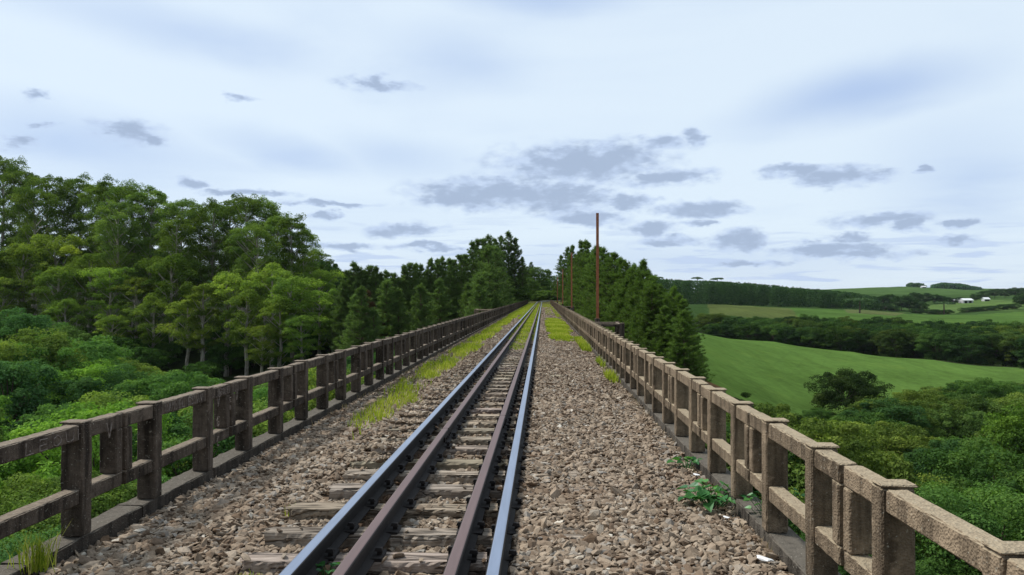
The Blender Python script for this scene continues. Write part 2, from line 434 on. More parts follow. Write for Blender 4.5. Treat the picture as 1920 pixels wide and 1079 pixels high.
bs = N.n('ShaderNodeBsdfDiffuse', {'Color': c, 'Normal': bp, 'Roughness': 1.0})
N.n('ShaderNodeOutputMaterial', {0: bs.outputs[0]})
zone_all = zone
me = mesh_np("ground", V, [Fq, Ft], (gm,), smooth=True)
a_ = me.attributes.new('zone', 'FLOAT_COLOR', 'POINT'); a_.data.foreach_set('color', zone.ravel())
tag(link("ground", me), kind='structure')

# ------------------------------------------------------------------ materials for the bridge
def concrete(name, base, dark, stain=0.5, coarse=1.0):
    m, nt = new_mat(name); N = NT(nt)
    pos = N.n('ShaderNodeNewGeometry').outputs['Position']
    sx = N.n('ShaderNodeSeparateXYZ', {0: pos}).outputs
    a = N.noise(pos, 2.2, 6, 0.6); b = N.noise(pos, 28, 5, 0.7); d = N.noise(N.scale(pos, (6, 6, 0.7)), 2.0, 4, 0.6)
    vor = N.n('ShaderNodeTexVoronoi', {'Vector': pos, 'Scale': 95.0}).outputs[0]
    c = N.mix(N.ramp(a, [(0.3, 0), (0.72, 1)]), dark, base)
    c = N.mix(N.ramp(b, [(0.35, 0.0), (0.7, 0.6)]), c, tuple(min(1, x * 1.55) for x in base))
    c = N.mix(N.math('MULTIPLY', N.ramp(d, [(0.45, 0), (0.62, 1)]), stain), c, tuple(x * 0.35 for x in dark))
    oi = N.n('ShaderNodeObjectInfo').outputs['Random']
    c = N.mix(1.0, c, N.ramp(oi, [(0, 0.78), (1, 1.18)]), 'MULTIPLY')
    pt = N.noise(N.scale(pos, (1, 1, 1.6)), 5.5, 4, 0.6, 0.4)
    c = N.mix(N.ramp(pt, [(0.56, 0), (0.66, 0.55)]), c, tuple(min(1, x * 1.45) for x in base))
    # mildew rising from the kerb
    hz = N.n('ShaderNodeMapRange', {0: N.math('ADD', sx[2], N.math('MULTIPLY', a, 0.5)), 1: 0.55, 2: 0.15, 3: 0.0, 4: 0.75}).outputs[0]
    c = N.mix(N.math('MULTIPLY', hz, stain), c, (0.035, 0.030, 0.024))
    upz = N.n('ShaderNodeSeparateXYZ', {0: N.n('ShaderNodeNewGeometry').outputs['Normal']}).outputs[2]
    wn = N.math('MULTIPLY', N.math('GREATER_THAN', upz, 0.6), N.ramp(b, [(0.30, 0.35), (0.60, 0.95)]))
    c = N.mix(wn, c, (0.36, 0.295, 0.205) if base[0] > .2 else (0.24, 0.195, 0.15) if base[0] > .09 and base[2] < .09 else (0.13, 0.115, 0.095))  # upward faces painted paler: light from above in the colour, plus worn aggregate
    # pale lichen flecks
    li = N.ramp(N.noise(pos, 60, 3, 0.6), [(0.64, 0), (0.70, 0.6)])
    c = N.mix(li, c, (0.42, 0.40, 0.33))
    h = N.math('ADD', N.math('MULTIPLY', vor, 0.8 * coarse), N.math('ADD', N.math('MULTIPLY', b, 0.8), N.math('MULTIPLY', N.noise(pos, 9, 4, 0.6), 1.2)))
    bp = N.bump(h, 0.75, 0.009)
    p = N.n('ShaderNodeBsdfPrincipled', {'Base Color': c, 'Roughness': 0.95, 'Normal': bp, 'Specular IOR Level': 0.15})
    N.n('ShaderNodeOutputMaterial', {0: p.outputs[0]})
    return m
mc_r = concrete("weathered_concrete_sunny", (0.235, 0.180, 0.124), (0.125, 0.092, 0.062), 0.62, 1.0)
mc_l = concrete("weathered_concrete_shaded", (0.105, 0.082, 0.064), (0.054, 0.040, 0.031), 0.85, 0.7)  # darker copy: shade on the left inner faces is put into the colour
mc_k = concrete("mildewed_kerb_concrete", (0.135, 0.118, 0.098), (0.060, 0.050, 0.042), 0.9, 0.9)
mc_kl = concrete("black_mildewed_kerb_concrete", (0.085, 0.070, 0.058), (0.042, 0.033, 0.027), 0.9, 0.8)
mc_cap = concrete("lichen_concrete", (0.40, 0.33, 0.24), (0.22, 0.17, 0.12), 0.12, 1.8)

# ------------------------------------------------------------------ bridge
XL, XR = -2.94, 1.456          # inner faces of the parapets
BR0, BR1 = -9.0, 150.0
bridge = link("railway_bridge", None, loc=(0, 0, -1.0))
tag(bridge, "long concrete railway viaduct deck carrying the single track over the wooded valley", "bridge")
def bpart(name, mb, mat, smooth=False, **k):
    o = link(name, mb.mesh(name, (mat,), smooth), bridge, loc=(0, 0, 1.0)); tag(o, **k); return o
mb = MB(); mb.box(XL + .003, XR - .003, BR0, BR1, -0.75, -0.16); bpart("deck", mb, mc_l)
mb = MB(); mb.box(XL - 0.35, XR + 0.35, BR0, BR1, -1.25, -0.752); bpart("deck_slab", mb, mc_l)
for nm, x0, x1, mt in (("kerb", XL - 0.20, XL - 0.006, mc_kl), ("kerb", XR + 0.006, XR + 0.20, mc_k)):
    mb = MB()
    y = BR0
    while y < BR1:
        if y < 40:
            y2 = y + 1.2
            mb.rbox(x0, x1, y, y2, -0.75, 0.055, 0.01, 0.008, 0.10)
        else:
            y2 = min(BR1, y + 22)
            mb.box(x0, x1, y, y2, -0.75, 0.05)
        y = y2
    bpart(nm, mb, mt, label="dark mildewed base kerb under the left parapet" if x0 < 0 else "weathered base kerb under the right parapet")
for yy in (14, 40, 66, 92, 118):
    mb = MB(); mb.box(XL + 0.1, XR - 0.1, yy - 0.9, yy + 0.9, -30, -1.252)
    mb.box(XL - 0.2, XR + 0.2, yy - 1.1, yy + 1.1, -1.8, -1.254); bpart("pier", mb, mc_l)

# parapet panels: two posts, a long bay between, half bays cantilevered each side
def panel_parts(side, S, detail, coord=0.0):
    """returns list of (name, mesh); local y from -S to +S, joints at both ends; x=0 inner face, +x outward for side=+1"""
    pw, hw, g = 0.11, 0.085, 0.022
    o = side
    def X(a, b): return (min(o * a, o * b), max(o * a, o * b))
    out = []
    def bx(name, xr, y0, y1, z0, z1, rough=0.006, mt=None, b=0.008):
        mb = MB()
        if detail: mb.rbox(xr[0], xr[1], y0, y1, z0, z1, b, rough, 0.035)
        else: mb.box(xr[0], xr[1], y0, y1, z0, z1)
        out.append((name, mb, mt))
    yc = S / 2
    for s_ in (-1, 1):
        bx("post", X(0, 0.142), s_ * yc - pw / 2, s_ * yc + pw / 2, 0.057, 0.775)
        bx("post_cap", X(-0.002, 0.156), s_ * yc - pw / 2 - 0.003, s_ * yc + pw / 2 + 0.004, 0.776, 0.789, 0.005, 'cap', 0.007)
    segs = [(-S + g, -yc - pw / 2 - 0.001), (-yc + pw / 2 + 0.001, yc - pw / 2 - 0.001), (yc + pw / 2 + 0.001, S - g)]
    mbt = MB(); mbm = MB()
    for a, b in segs:
        xr = X(0.014, 0.110)
        f_ = (lambda mb_, *q: mb_.rbox(*q, 0.008, 0.007, 0.035)) if detail else (lambda mb_, *q: mb_.box(*q))
        f_(mbt, xr[0], xr[1], a, b, 0.672, 0.772)
        f_(mbm, xr[0], xr[1], a, b, 0.265, 0.362)
    out.append(("top_rail", mbt, None)); out.append(("middle_rail", mbm, None))
    for s_ in (-1, 1):
        y1 = s_ * (S - g - 0.002); y0 = s_ * (S - g - hw)
        bx("hung_post", X(0.010, 0.132), min(y0, y1), max(y0, y1), 0.364, 0.670)
    return out
def make_panel(side, S, detail, mt, var=0):
    root = link("parapet_panel", None)
    for nm, mb, m_ in panel_parts(side, S, detail):
        me = mb.mesh(nm, (mt,), False)
        link(nm, me, root)
    return root
def make_panel_far(side, S, mt):
    mb = MB()
    for nm, b_, m_ in panel_parts(side, S, False):
        for V_, in zip(b_.V):
            pass
        n0 = mb.n
        off = 0
        for V_ in b_.V:
            mb.V.append(V_)
        for f_ in b_.F4: mb.F4.append(f_ + n0)
        mb.n += b_.n
    o = link("parapet_panel", mb.mesh("parapet_panel", (mt,)))
    return o
panels = {}
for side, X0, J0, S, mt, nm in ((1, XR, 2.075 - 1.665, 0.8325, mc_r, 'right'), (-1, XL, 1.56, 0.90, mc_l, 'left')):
    protoN = make_panel(side, S, True, mt)
    protoF = make_panel_far(side, S, mt)
    i = 0; y = J0
    usedN = usedF = False
    lst = []
    while y + 2 * S < BR1 + 0.3:
        if y < 45:
            o = copy_tree(protoN) if usedN else protoN
            usedN = True
        else:
            o = copy_tree(protoF) if usedF else protoF
            usedF = True
        o.location = (X0 + random.uniform(-.008, .008), y + S, random.uniform(-0.006, 0.006))
        o.rotation_euler = (0, 0, random.uniform(-0.004, 0.004))
        tag(o, f"{'sunlit brown' if side > 0 else 'dark shaded'} concrete parapet panel, {ordinal(i)} from the near end of the {nm} parapet", "parapet panel", f"concrete parapet panels along the {nm} edge of the bridge")
        lst.append(o); i += 1
        y += 2 * S
    panels[nm] = lst

# scratched writing on the left parapet
gmat, nt = new_mat("scratched_pale_concrete"); N = NT(nt)
pos = N.n('ShaderNodeNewGeometry').outputs['Position']
gc = N.mix(N.ramp(N.noise(pos, 45, 4, 0.7), [(0.40, 0), (0.60, 1)]), (0.13, 0.10, 0.085), (0.30, 0.26, 0.23))
b_ = N.n('ShaderNodeBsdfDiffuse', {'Color': gc})
N.n('ShaderNodeOutputMaterial', {0: b_.outputs[0]})
STROKES = {
 'A': [[(0, 0), (.5, 1), (1, 0)], [(.2, .4), (.8, .4)]], 'B': [[(0, 0), (0, 1), (.8, .85), (.7, .55), (0, .5), (.9, .35), (.8, .05), (0, 0)]],
 'D': [[(0, 0), (0, 1), (.7, .85), (.9, .5), (.7, .1), (0, 0)]], 'N': [[(0, 0), (0, 1), (1, 0), (1, 1)]], 'I': [[(.5, 0), (.5, 1)]],
 'E': [[(.9, 1), (0, 1), (0, 0), (.9, 0)], [(0, .5), (.7, .5)]], 'L': [[(0, 1), (0, 0), (.8, 0)]], 'S': [[(.9, .9), (.3, 1), (.05, .75), (.8, .35), (.7, .05), (0, .05)]],
 'V': [[(0, 1), (.5, 0), (1, 1)]], 'R': [[(0, 0), (0, 1), (.8, .9), (.75, .55), (0, .5), (.9, 0)]], 'O': [[(.5, 1), (.05, .7), (.05, .25), (.5, 0), (.95, .3), (.95, .7), (.5, 1)]],
 'G': [[(.9, .85), (.4, 1), (.05, .6), (.1, .15), (.5, 0), (.9, .2), (.9, .45), (.5, .45)]], 'U': [[(0, 1), (.05, .2), (.5, 0), (.95, .2), (1, 1)]], 'H': [[(0, 0), (0, 1)], [(1, 0), (1, 1)], [(0, .5), (1, .5)]],
 'Y': [[(0, 1), (.5, .5), (1, 1)], [(.5, .5), (.5, 0)]], 'T': [[(0, 1), (1, 1)], [(.5, 1), (.5, 0)]], 'C': [[(.9, .9), (.4, 1), (.05, .5), (.4, 0), (.9, .1)]]}
def write(word, yw, zw, h, wdt, gap, parent, xin=0.014, vertical=False, wt=0.005):
    mb = MB()
    cy_, cz_ = yw, zw
    for ch in word:
        if ch != ' ':
            for st in STROKES[ch]:
                pts = [(cy_ + u * wdt + random.uniform(-.002, .002), cz_ + v * h + random.uniform(-.002, .002)) for u, v in st]
                for (a, b), (c_, d_) in zip(pts[:-1], pts[1:]):
                    L = math.hypot(c_ - a, d_ - b) + 1e-6
                    nx, nz = -(d_ - b) / L * wt / 2, (c_ - a) / L * wt / 2
                    ex, ez = (c_ - a) / L * wt / 2, (d_ - b) / L * wt / 2
                    q = [(a - ex + nx, b - ez + nz), (a - ex - nx, b - ez - nz), (c_ + ex - nx, d_ + ez - nz), (c_ + ex + nx, d_ + ez + nz)]
                    xf = XL - xin
                    V_ = [(xf + 0.0085, p_[0], p_[1]) for p_ in q] + [(xf + 0.001, p_[0], p_[1]) for p_ in q]
                    mb.add(V_, [(0, 1, 2, 3), (0, 4, 5, 1), (1, 5, 6, 2), (2, 6, 7, 3), (3, 7, 4, 0)])
        if vertical: cz_ -= h + gap
        else: cy_ += wdt + gap
    o = link("scratched_writing", mb.mesh("scratched_writing", (gmat,)), parent)
    o.location = -Vector(parent.location)
    return o
# left joints: 1.60 + 1.8 k ; panel k spans joint k..k+1
L = panels['left']
write("LEOUH", 3.40 + 0.75, 0.687, 0.065, 0.075, 0.045, L[1])
write("DANIEL ESLAV", 5.20 + 0.53, 0.690, 0.062, 0.035, 0.019, L[2])
write("AROLEI", 7.01 - 0.33, 0.690, 0.06, 0.03, 0.017, L[2])
write("VGC", 6.605 + 0.02, 0.60, 0.09, 0.05, 0.09, L[2], xin=0.0, vertical=True)
write("EB", 6.915, 0.60, 0.04, 0.035, 0.03, L[2], xin=0.010, vertical=True)
write("V", 7.03 + 0.03, 0.60, 0.09, 0.045, 0.0, L[3], xin=0.010)
write("V", 4.80 + 0.12, 0.64, 0.10, 0.06, 0.0, L[1], xin=0.0)

# refuge platforms outside the parapet
def refuge(x0, x1, y, mt, label, dpt=1.5):
    root = link("refuge_platform", None, loc=((x0 + x1) / 2, y, -0.2)); tag(root, label, "refuge platform", "refuge platforms outside the parapets")
    def pt(nm, *bx_):
        mb = MB(); mb.rbox(*bx_, 0.01, 0.006, 0.12); o = link(nm, mb.mesh(nm, (mt,)), root); o.location = -Vector(root.location)
    xi, xo = (x0, x1) if abs(x0) < abs(x1) else (x1, x0)
    s_ = 1 if xo > xi else -1
    def X(a, b): return min(a, b), max(a, b)
    pt("floor_slab", *X(xi, xo), y - .05, y + dpt, -0.20, -0.08)
    pt("top_rail", *X(xi, xo - s_ * .08), y, y + .09, 0.69, 0.775)
    pt("top_rail", *X(xi, xo - s_ * .08), y + dpt - .09, y + dpt, 0.69, 0.775)
    pt("top_rail", *X(xo - s_ * .08, xo), y + .092, y + dpt - .092, 0.69, 0.775)
    pt("middle_rail", *X(xi, xo - s_ * .12), y + .01, y + .08, 0.26, 0.35)
    for yy in (y, y + dpt - .12):
        pt("corner_post", *X(xo - s_ * .079, xo + s_ * .06), yy - .002, yy + .12, -0.079, 0.80)
    pt("stanchion", *X(xo - s_ * .22, xo - s_ * .18), y + .02, y + .06, -0.078, 0.688)
refuge(1.64, 2.34, 22.1, mc_l, "nearest concrete refuge platform projecting beyond the right parapet below the tall rusty pole")
refuge(1.64, 2.34, 57.6, mc_l, "small far refuge platform beyond the right parapet at the foot of the second rusty pole", 1.2)
refuge(-3.13, -4.05, 44.5, mc_r, "concrete refuge platform projecting beyond the left parapet in front of the pines", 1.5)

# ------------------------------------------------------------------ rusty poles made from old rails
def rust(name, c1, c2, rough=0.8, metallic=0.0):
    m, nt = new_mat(name); N = NT(nt)
    pos = N.n('ShaderNodeNewGeometry').outputs['Position']
    a = N.noise(pos, 9, 5, 0.65); b = N.noise(N.scale(pos, (30, 30, 2)), 1.5, 4, 0.6)
    c = N.mix(N.ramp(a, [(0.35, 0), (0.68, 1)]), c1, c2)
    c = N.mix(N.ramp(b, [(0.5, 0), (0.7, 0.5)]), c, tuple(x * 0.4 for x in c1))
    p = N.n('ShaderNodeBsdfPrincipled', {'Base Color': c, 'Roughness': rough, 'Metallic': metallic, 'Normal': N.bump(a, 0.4, 0.004)})
    N.n('ShaderNodeOutputMaterial', {0: p.outputs[0]})
    return m
m_pole = rust("orange_rust", (0.30, 0.095, 0.042), (0.46, 0.165, 0.075))
m_hole, nt = new_mat("pale_bolt"); N = NT(nt)
N.n('ShaderNodeOutputMaterial', {0: N.n('ShaderNodeBsdfPrincipled', {'Base Color': (0.6, 0.6, 0.58, 1), 'Roughness': 0.5}).outputs[0]})
POLES = [(1120, 400, 30.0, 'tallest nearest rusty rail pole standing beyond the right parapet'), (1071.7, 474, 57.0, 'second rusty rail pole from the viewer, rising by the far refuge'),
         (1055, 505, 83.0, 'third thin rusty pole in front of the pines on the right'), (1045, 519, 111.0, 'most distant thin rusty pole near the far end of the bridge')]
for px, py, Y, lab in POLES:
    p = P(px, py, Y)
    zt = p.z
    root = link("rail_pole", None, loc=(p.x, Y, 0.70)); tag(root, lab, "rail pole", "rusty rail poles along the right parapet")
    h = zt - 0.70
    prof = [(-.055, -.006), (-.055, .006), (-.010, .014), (-.010, .095), (-.034, .103), (-.034, .135), (.034, .135), (.034, .103), (.010, .095), (.010, .014), (.055, .006), (.055, -.006)]
    n = len(prof)
    V_ = [(x, y - .06, 0) for x, y in prof] + [(x, y - .06, h) for x, y in prof]
    me = bpy.data.meshes.new("shaft")
    me.from_pydata(V_, [], [(k, (k + 1) % n, n + (k + 1) % n, n + k) for k in range(n)] + [tuple(range(n - 1, -1, -1)), tuple(range(n, 2 * n))])
    me.materials.append(m_pole); me.update()
    link("shaft", me, root)
    mb = MB()
    for k in range(5): mb.tube([(0.0, -.075, h - .12 - k * .22), (0, -.064, h - .12 - k * .22)], .010, 8)
    link("bolt_row", mb.mesh("bolt_row", (m_hole,)), root)
    mb = MB(); mb.rbox(-.10, .10, -.10, .10, -1.7, -0.002, .01, .008, .15); mb.rbox(-(p.x - 1.5), .10, -.14, .14, -1.95, -1.703, .01, .005, .3)
    link("concrete_bracket", mb.mesh("concrete_bracket", (mc_l,)), root)

# ------------------------------------------------------------------ rails
def track_x(y):     # shift of the track beyond the bridge: curves right
    return (y - 165) ** 2 / 420.0 if y > 165 else 0.0
def track_z(y):
    return max(0, y - 150) * 0.004
def rail_mat(name, top, side, rough_top, metal):
    m, nt = new_mat(name); N = NT(nt)
    pos = N.n('ShaderNodeNewGeometry').outputs['Position']
    nz = N.n('ShaderNodeSeparateXYZ', {0: N.n('ShaderNodeNewGeometry').outputs['Normal']}).outputs[2]
    z = N.n('ShaderNodeSeparateXYZ', {0: pos}).outputs[2]
    ist = N.math('GREATER_THAN', z, 0.1565)
    a = N.noise(N.scale(pos, (8, .6, 8)), 3, 5, 0.6); b = N.noise(pos, 22, 4, 0.6)
    cs = N.mix(N.ramp(b, [(0.4, 0), (0.7, 1)]), tuple(x * 0.6 for x in side), side)
    ct = N.mix(N.ramp(a, [(0.35, 0), (0.7, 1)]), tuple(x * 0.82 for x in top), top)
    up = N.math('GREATER_THAN', nz, 0.9)
    ct = N.mix(up, tuple(x * 0.45 for x in side) if metal < .5 else (0.16, 0.15, 0.155), ct)
    c = N.mix(ist, cs, ct)
    rg = N.math('ADD', N.math('MULTIPLY', ist, rough_top - 0.85), 0.85)
    p = N.n('ShaderNodeBsdfPrincipled', {'Base Color': c, 'Roughness': rg, 'Metallic': N.math('MULTIPLY', ist, metal), 'Normal': N.bump(b, 0.2, 0.002)})
    N.n('ShaderNodeOutputMaterial', {0: p.outputs[0]})
    return m
m_run = rail_mat("polished_rail_steel", (0.36, 0.41, 0.52), (0.018, 0.014, 0.013), 0.30, 0.85)
m_grd = rail_mat("rusty_rail_steel", (0.125, 0.080, 0.078), (0.016, 0.011, 0.010), 0.62, 0.0)
RZ = 0.16
def rail(xc, y0, y1, mt, label, hd=0.036, joints=(), bend=None):
    # rail profile: foot, web, head (x, z)
    pr = [(-.06, .022), (-.06, .030), (-.012, .043), (-.009, .115), (-hd, .125), (-hd, .152), (-hd + .006, .158), (-hd + .012, RZ), (hd - .012, RZ), (hd - .006, .158), (hd, .152), (hd, .125), (.009, .115), (.012, .043), (.06, .030), (.06, .022)]
    ys = list(np.arange(y0, min(y1, 160), 6.0)) + list(np.arange(160, y1 + .1, 4.0)) if y1 > 160 else list(np.arange(y0, y1 + .1, 6.0))
    n = len(pr)
    Vv = [(xc + x + track_x(y), y, z + track_z(y)) for y in ys for x, z in pr]
    Ff = []
    for i in range(len(ys) - 1):
        for k in range(n):
            a = i * n + k; b = i * n + (k + 1) % n
            Ff.append((a, b, b + n, a + n))
    # end cap
    me = bpy.data.meshes.new("rail"); me.from_pydata(Vv, [], Ff + [tuple(range(n))]); me.materials.append(mt); me.update()
    root = link("rail", me); tag(root, label, "rail", "rails of the single track")
    for jy in joints:
        mb = MB()
        for s_ in (-1, 1): mb.box(min(s_ * .012, s_ * .028) + xc, max(s_ * .012, s_ * .028) + xc, jy - .22, jy + .22, .05, .112)
        for k in (-.16, -.06, .06, .16):
            for s_ in (-1, 1): mb.tube([(xc + s_ * .028, jy + k, .08), (xc + s_ * .045, jy + k, .08)], .012, 6)
        link("fishplate", mb.mesh("fishplate", (mt,)), root)
        mb = MB(); mb.box(xc - hd - .001, xc + hd + .001, jy - .004, jy + .004, .124, RZ + .0012)
        link("joint_gap", mb.mesh("joint_gap", (m_dark,)), root)
    return root
m_dark, nt = new_mat("dark_gap"); N = NT(nt)
N.n('ShaderNodeOutputMaterial', {0: N.n('ShaderNodeBsdfDiffuse', {'Color': (0.008, 0.007, 0.006, 1)}).outputs[0]})
rail(-1.335, -8, 258, m_run, "polished bluish running rail on the left side of the track", 0.037, (14.6,))
rail(-0.262, -8, 258, m_run, "polished bluish running rail on the right side of the track", 0.037, (20.4,))
rail(-1.06, -8, 150, m_grd, "rusty brown guard rail beside the left running rail", 0.036, (8.1,))
rail(-0.485, -8, 150, m_grd, "rusty brown guard rail beside the right running rail", 0.036, (9.0,))

# ------------------------------------------------------------------ sleepers
wm, nt = new_mat("weathered_sleeper_wood"); N = NT(nt)
tco = N.n('ShaderNodeTexCoord').outputs['Object']
rnd = N.n('ShaderNodeObjectInfo').outputs
off = N.n('ShaderNodeVectorMath', {0: tco, 1: N.n('ShaderNodeCombineXYZ', {0: N.math('MULTIPLY', rnd['Random'], 37.0), 1: N.math('MULTIPLY', rnd['Random'], 11.0), 2: 0.0}).outputs[0]}, operation='ADD').outputs[0]
gr = N.noise(N.scale(off, (2.2, 38, 38)), 1.0, 6, 0.62, 0.5)
gr2 = N.noise(N.scale(off, (0.9, 14, 14)), 1.0, 3, 0.5, 0.8)
bl = N.noise(off, 3.0, 4, 0.6)
c = N.ramp(gr, [(0.30, (0.07, 0.056, 0.044)), (0.46, (0.28, 0.240, 0.195)), (0.68, (0.50, 0.440, 0.365))])
c = N.mix(N.ramp(bl, [(0.45, 0), (0.75, 0.5)]), c, (0.20, 0.155, 0.115))
crk = N.ramp(gr2, [(0.42, 0), (0.455, 1), (0.46, 1), (0.50, 0)])
c = N.mix(N.math('MULTIPLY', crk, 0.75), c, (0.018, 0.013, 0.010))
c = N.mix(1.0, c, rnd['Color'], 'MULTIPLY')
hh = N.math('SUBTRACT', gr, N.math('MULTIPLY', crk, 1.2))
p = N.n('ShaderNodeBsdfPrincipled', {'Base Color': c, 'Roughness': 0.92, 'Specular IOR Level': 0.2, 'Normal': N.bump(hh, 0.9, 0.010)})
N.n('ShaderNodeOutputMaterial', {0: p.outputs[0]})
def sleeper_mesh(seed):
    r_ = np.random.default_rng(seed)
    L_, Wd, H_ = 2.1 + r_.uniform(-.05, .05), 0.20, 0.16
    nx = 70
    xs = np.linspace(-L_ / 2, L_ / 2, nx)
    # section ring with extra columns on top
    sec = [(-.5, -1), (-.5, -.5), (-.5, -.12), (-.46, -.02), (-.38, 0), (-.28, 0), (-.18, 0), (-.08, 0), (.02, 0), (.12, 0), (.22, 0), (.32, 0), (.40, 0), (.47, -.03), (.5, -.14), (.5, -.5), (.5, -1)]
    ns = len(sec)
    V_ = np.zeros((nx, ns, 3))
    ph = r_.uniform(0, 6, 12)
    gro = r_.normal(0, 1, ns)
    for j, (u, v) in enumerate(sec):
        V_[:, j, 0] = xs
        wob = 0.006 * np.sin(xs * 3.1 + ph[0]) + 0.004 * np.sin(xs * 9.0 + ph[1])
        edge = 0.010 * np.abs(np.sin(xs * 5.3 + ph[2])) * (abs(u) > .42) + 0.006 * r_.normal(0, 1, nx) * (abs(u) > .42)
        V_[:, j, 1] = u * Wd + wob - np.sign(u) * edge
        dip = 0.0045 * gro[j] * np.sin(xs * 1.7 + ph[3] + j) + 0.0025 * np.sin(xs * 13 + ph[4] + 2 * j) * r_.uniform(.4, 1)
        V_[:, j, 2] = v * H_ + dip * (v > -.4)
    # ragged ends
    for e in (0, -1):
        V_[e, :, 0] += r_.uniform(-.03, .03, ns) + (0.03 if e == 0 else -0.03) * np.abs(np.array([s[0] for s in sec]))
        V_[e, :, 2] -= 0.010 * r_.uniform(0, 1, ns)
    idx = np.arange(nx * ns).reshape(nx, ns)
    F_ = np.stack([idx[:-1, :-1], idx[1:, :-1], idx[1:, 1:], idx[:-1, 1:]], -1).reshape(-1, 4)
    V2 = V_.reshape(-1, 3)
    c0, c1 = V_[0].mean(0), V_[-1].mean(0)
    n0 = len(V2)
    V2 = np.vstack([V2, c0, c1])
    tri = [(idx[0, j], idx[0, j + 1], n0) for j in range(ns - 1)] + [(idx[-1, j + 1], idx[-1, j], n0 + 1) for j in range(ns - 1)]
    return mesh_np("sleeper", V2, [F_, np.array(tri)], (wm,), smooth=False)
smesh = [sleeper_mesh(s) for s in range(9)]
spk = MB()
def spike_mesh():
    mb = MB()
    mb.box(-.014, .014, -.010, .010, -.02, .045)
    mb.add([(-.03, -.018, .045), (.022, -.018, .040), (.022, .018, .040), (-.03, .018, .045), (-.022, -.013, .064), (.014, -.013, .062), (.014, .013, .062), (-.022, .013, .064)],
           [(0, 3, 2, 1), (4, 5, 6, 7), (0, 1, 5, 4), (1, 2, 6, 5), (2, 3, 7, 6), (3, 0, 4, 7)])
    return mb.mesh("rail_spike", (m_grd,))
spm = spike_mesh()
def tie_plate():
    mb = MB(); mb.box(-.10, .10, -.08, .08, 0.001, .0205); return mb.mesh("tie_plate", (m_grd,))
tpm = tie_plate()
ys = [2.9, 3.45, 3.98, 4.50, 4.986, 5.586, 6.16, 6.68, 7.135, 7.79, 8.32, 8.85, 9.33, 9.875, 10.43]
while ys[-1] < 148: ys.append(ys[-1] + 0.54 + random.uniform(-.04, .04))
yv = [y for y in ys if y > 4.2]
SLZ = {}
k = 0
for i, y in enumerate(ys):
    me = smesh[i % 9]
    o = link("sleeper", me)
    zz = 0.02 + random.uniform(-.004, .001)
    xo = {4.50: .02, 4.986: .0, 5.586: -.05, 6.16: .08, 6.68: .07}.get(y, random.uniform(-.06, .10))
    o.location = (-0.80 + xo, y, zz); o.rotation_euler = (random.uniform(-.02, .02), 0, random.uniform(-.02, .02))
    t = random.uniform(0.75, 1.15); o.color = (t, t * random.uniform(.93, 1), t * random.uniform(.86, 1), 1)
    if y < 4.2: lab = f"weathered timber sleeper just under the camera, {ordinal(i)} from its near end"
    else: lab = f"{'grey cracked' if y < 38 else 'far grass-sunk'} timber sleeper, {ordinal(k)} counted up from the bottom edge of the photo"; k += 1
    tag(o, lab, "sleeper", "timber sleepers under the track" if y < 38 else "distant sleepers")
    if y < 16:
        for xr, sgn in ((-1.35, 1), (-1.35, -1), (-1.06, 1), (-1.06, -1), (-.485, 1), (-.485, -1), (-.25, 1), (-.25, -1)):
            c_ = link("rail_spike", spm, o); c_.matrix_parent_inverse = Matrix()
            c_.location = (xr + sgn * .074 - o.location.x, random.uniform(-.04, .04), 0.0)
            c_.rotation_euler = (0, 0, math.pi if sgn < 0 else 0)
        for xr in (-1.35, -1.06, -.485, -.25):
            c_ = link("tie_plate", tpm, o); c_.location = (xr - o.location.x, 0, 0)
            c_.scale = (.85 if xr in (-.485, -.25) else 1, 1, 1)

# ------------------------------------------------------------------ ballast
bm_, nt = new_mat("crushed_stone"); N = NT(nt)
pos = N.n('ShaderNodeNewGeometry').outputs['Position']
ti = N.n('ShaderNodeAttribute', attribute_name='tint').outputs['Fac']
c = N.ramp(ti, [(0.0, (0.14, 0.092, 0.058)), (0.22, (0.175, 0.130, 0.094)), (0.5, (0.295, 0.232, 0.172)), (0.72, (0.37, 0.298, 0.225)), (0.86, (0.265, 0.245, 0.220)), (0.95, (0.47, 0.405, 0.32)), (1.0, (0.60, 0.55, 0.47))])
dust = N.noise(pos, 1.3, 4, 0.6)
c = N.mix(N.ramp(dust, [(0.5, 0), (0.75, 0.35)]), c, (0.22, 0.135, 0.085))
nn = N.noise(pos, 70, 4, 0.65)
c = N.mix(0.5, c, N.mix(1.0, c, N.ramp(nn, [(0.3, 0.55), (0.7, 1.35)]), 'MULTIPLY'))
# oily, rusty stones close to the rails
xs_ = N.n('ShaderNodeSeparateXYZ', {0: pos}).outputs[0]
d1 = N.math('ABSOLUTE', N.math('ADD', xs_, 0.37)); d2 = N.math('ABSOLUTE', N.math('ADD', xs_, 1.21))
dm = N.math('ADD', N.math('MINIMUM', d1, d2), N.math('MULTIPLY', N.math('SUBTRACT', dust, 0.5), 0.12))
rs = N.n('ShaderNodeMapRange', {0: dm, 1: 0.22, 2: 0.10, 3: 0.0, 4: 0.72}).outputs[0]
c = N.mix(N.math('MULTIPLY', N.ramp(N.noise(pos, 2.6, 3, 0.6), [(0.50, 0), (0.62, 0.4)]), 1.0), c, N.mix(1.0, c, (0.62, 0.56, 0.50), 'MULTIPLY'))
c = N.mix(rs, c, N.mix(ti, (0.045, 0.028, 0.020), (0.20, 0.11, 0.055)))
p = N.n('ShaderNodeBsdfPrincipled', {'Base Color': c, 'Roughness': 0.93, 'Specular IOR Level': 0.15, 'Normal': N.bump(nn, 0.5, 0.004)})
N.n('ShaderNodeOutputMaterial', {0: p.outputs[0]})
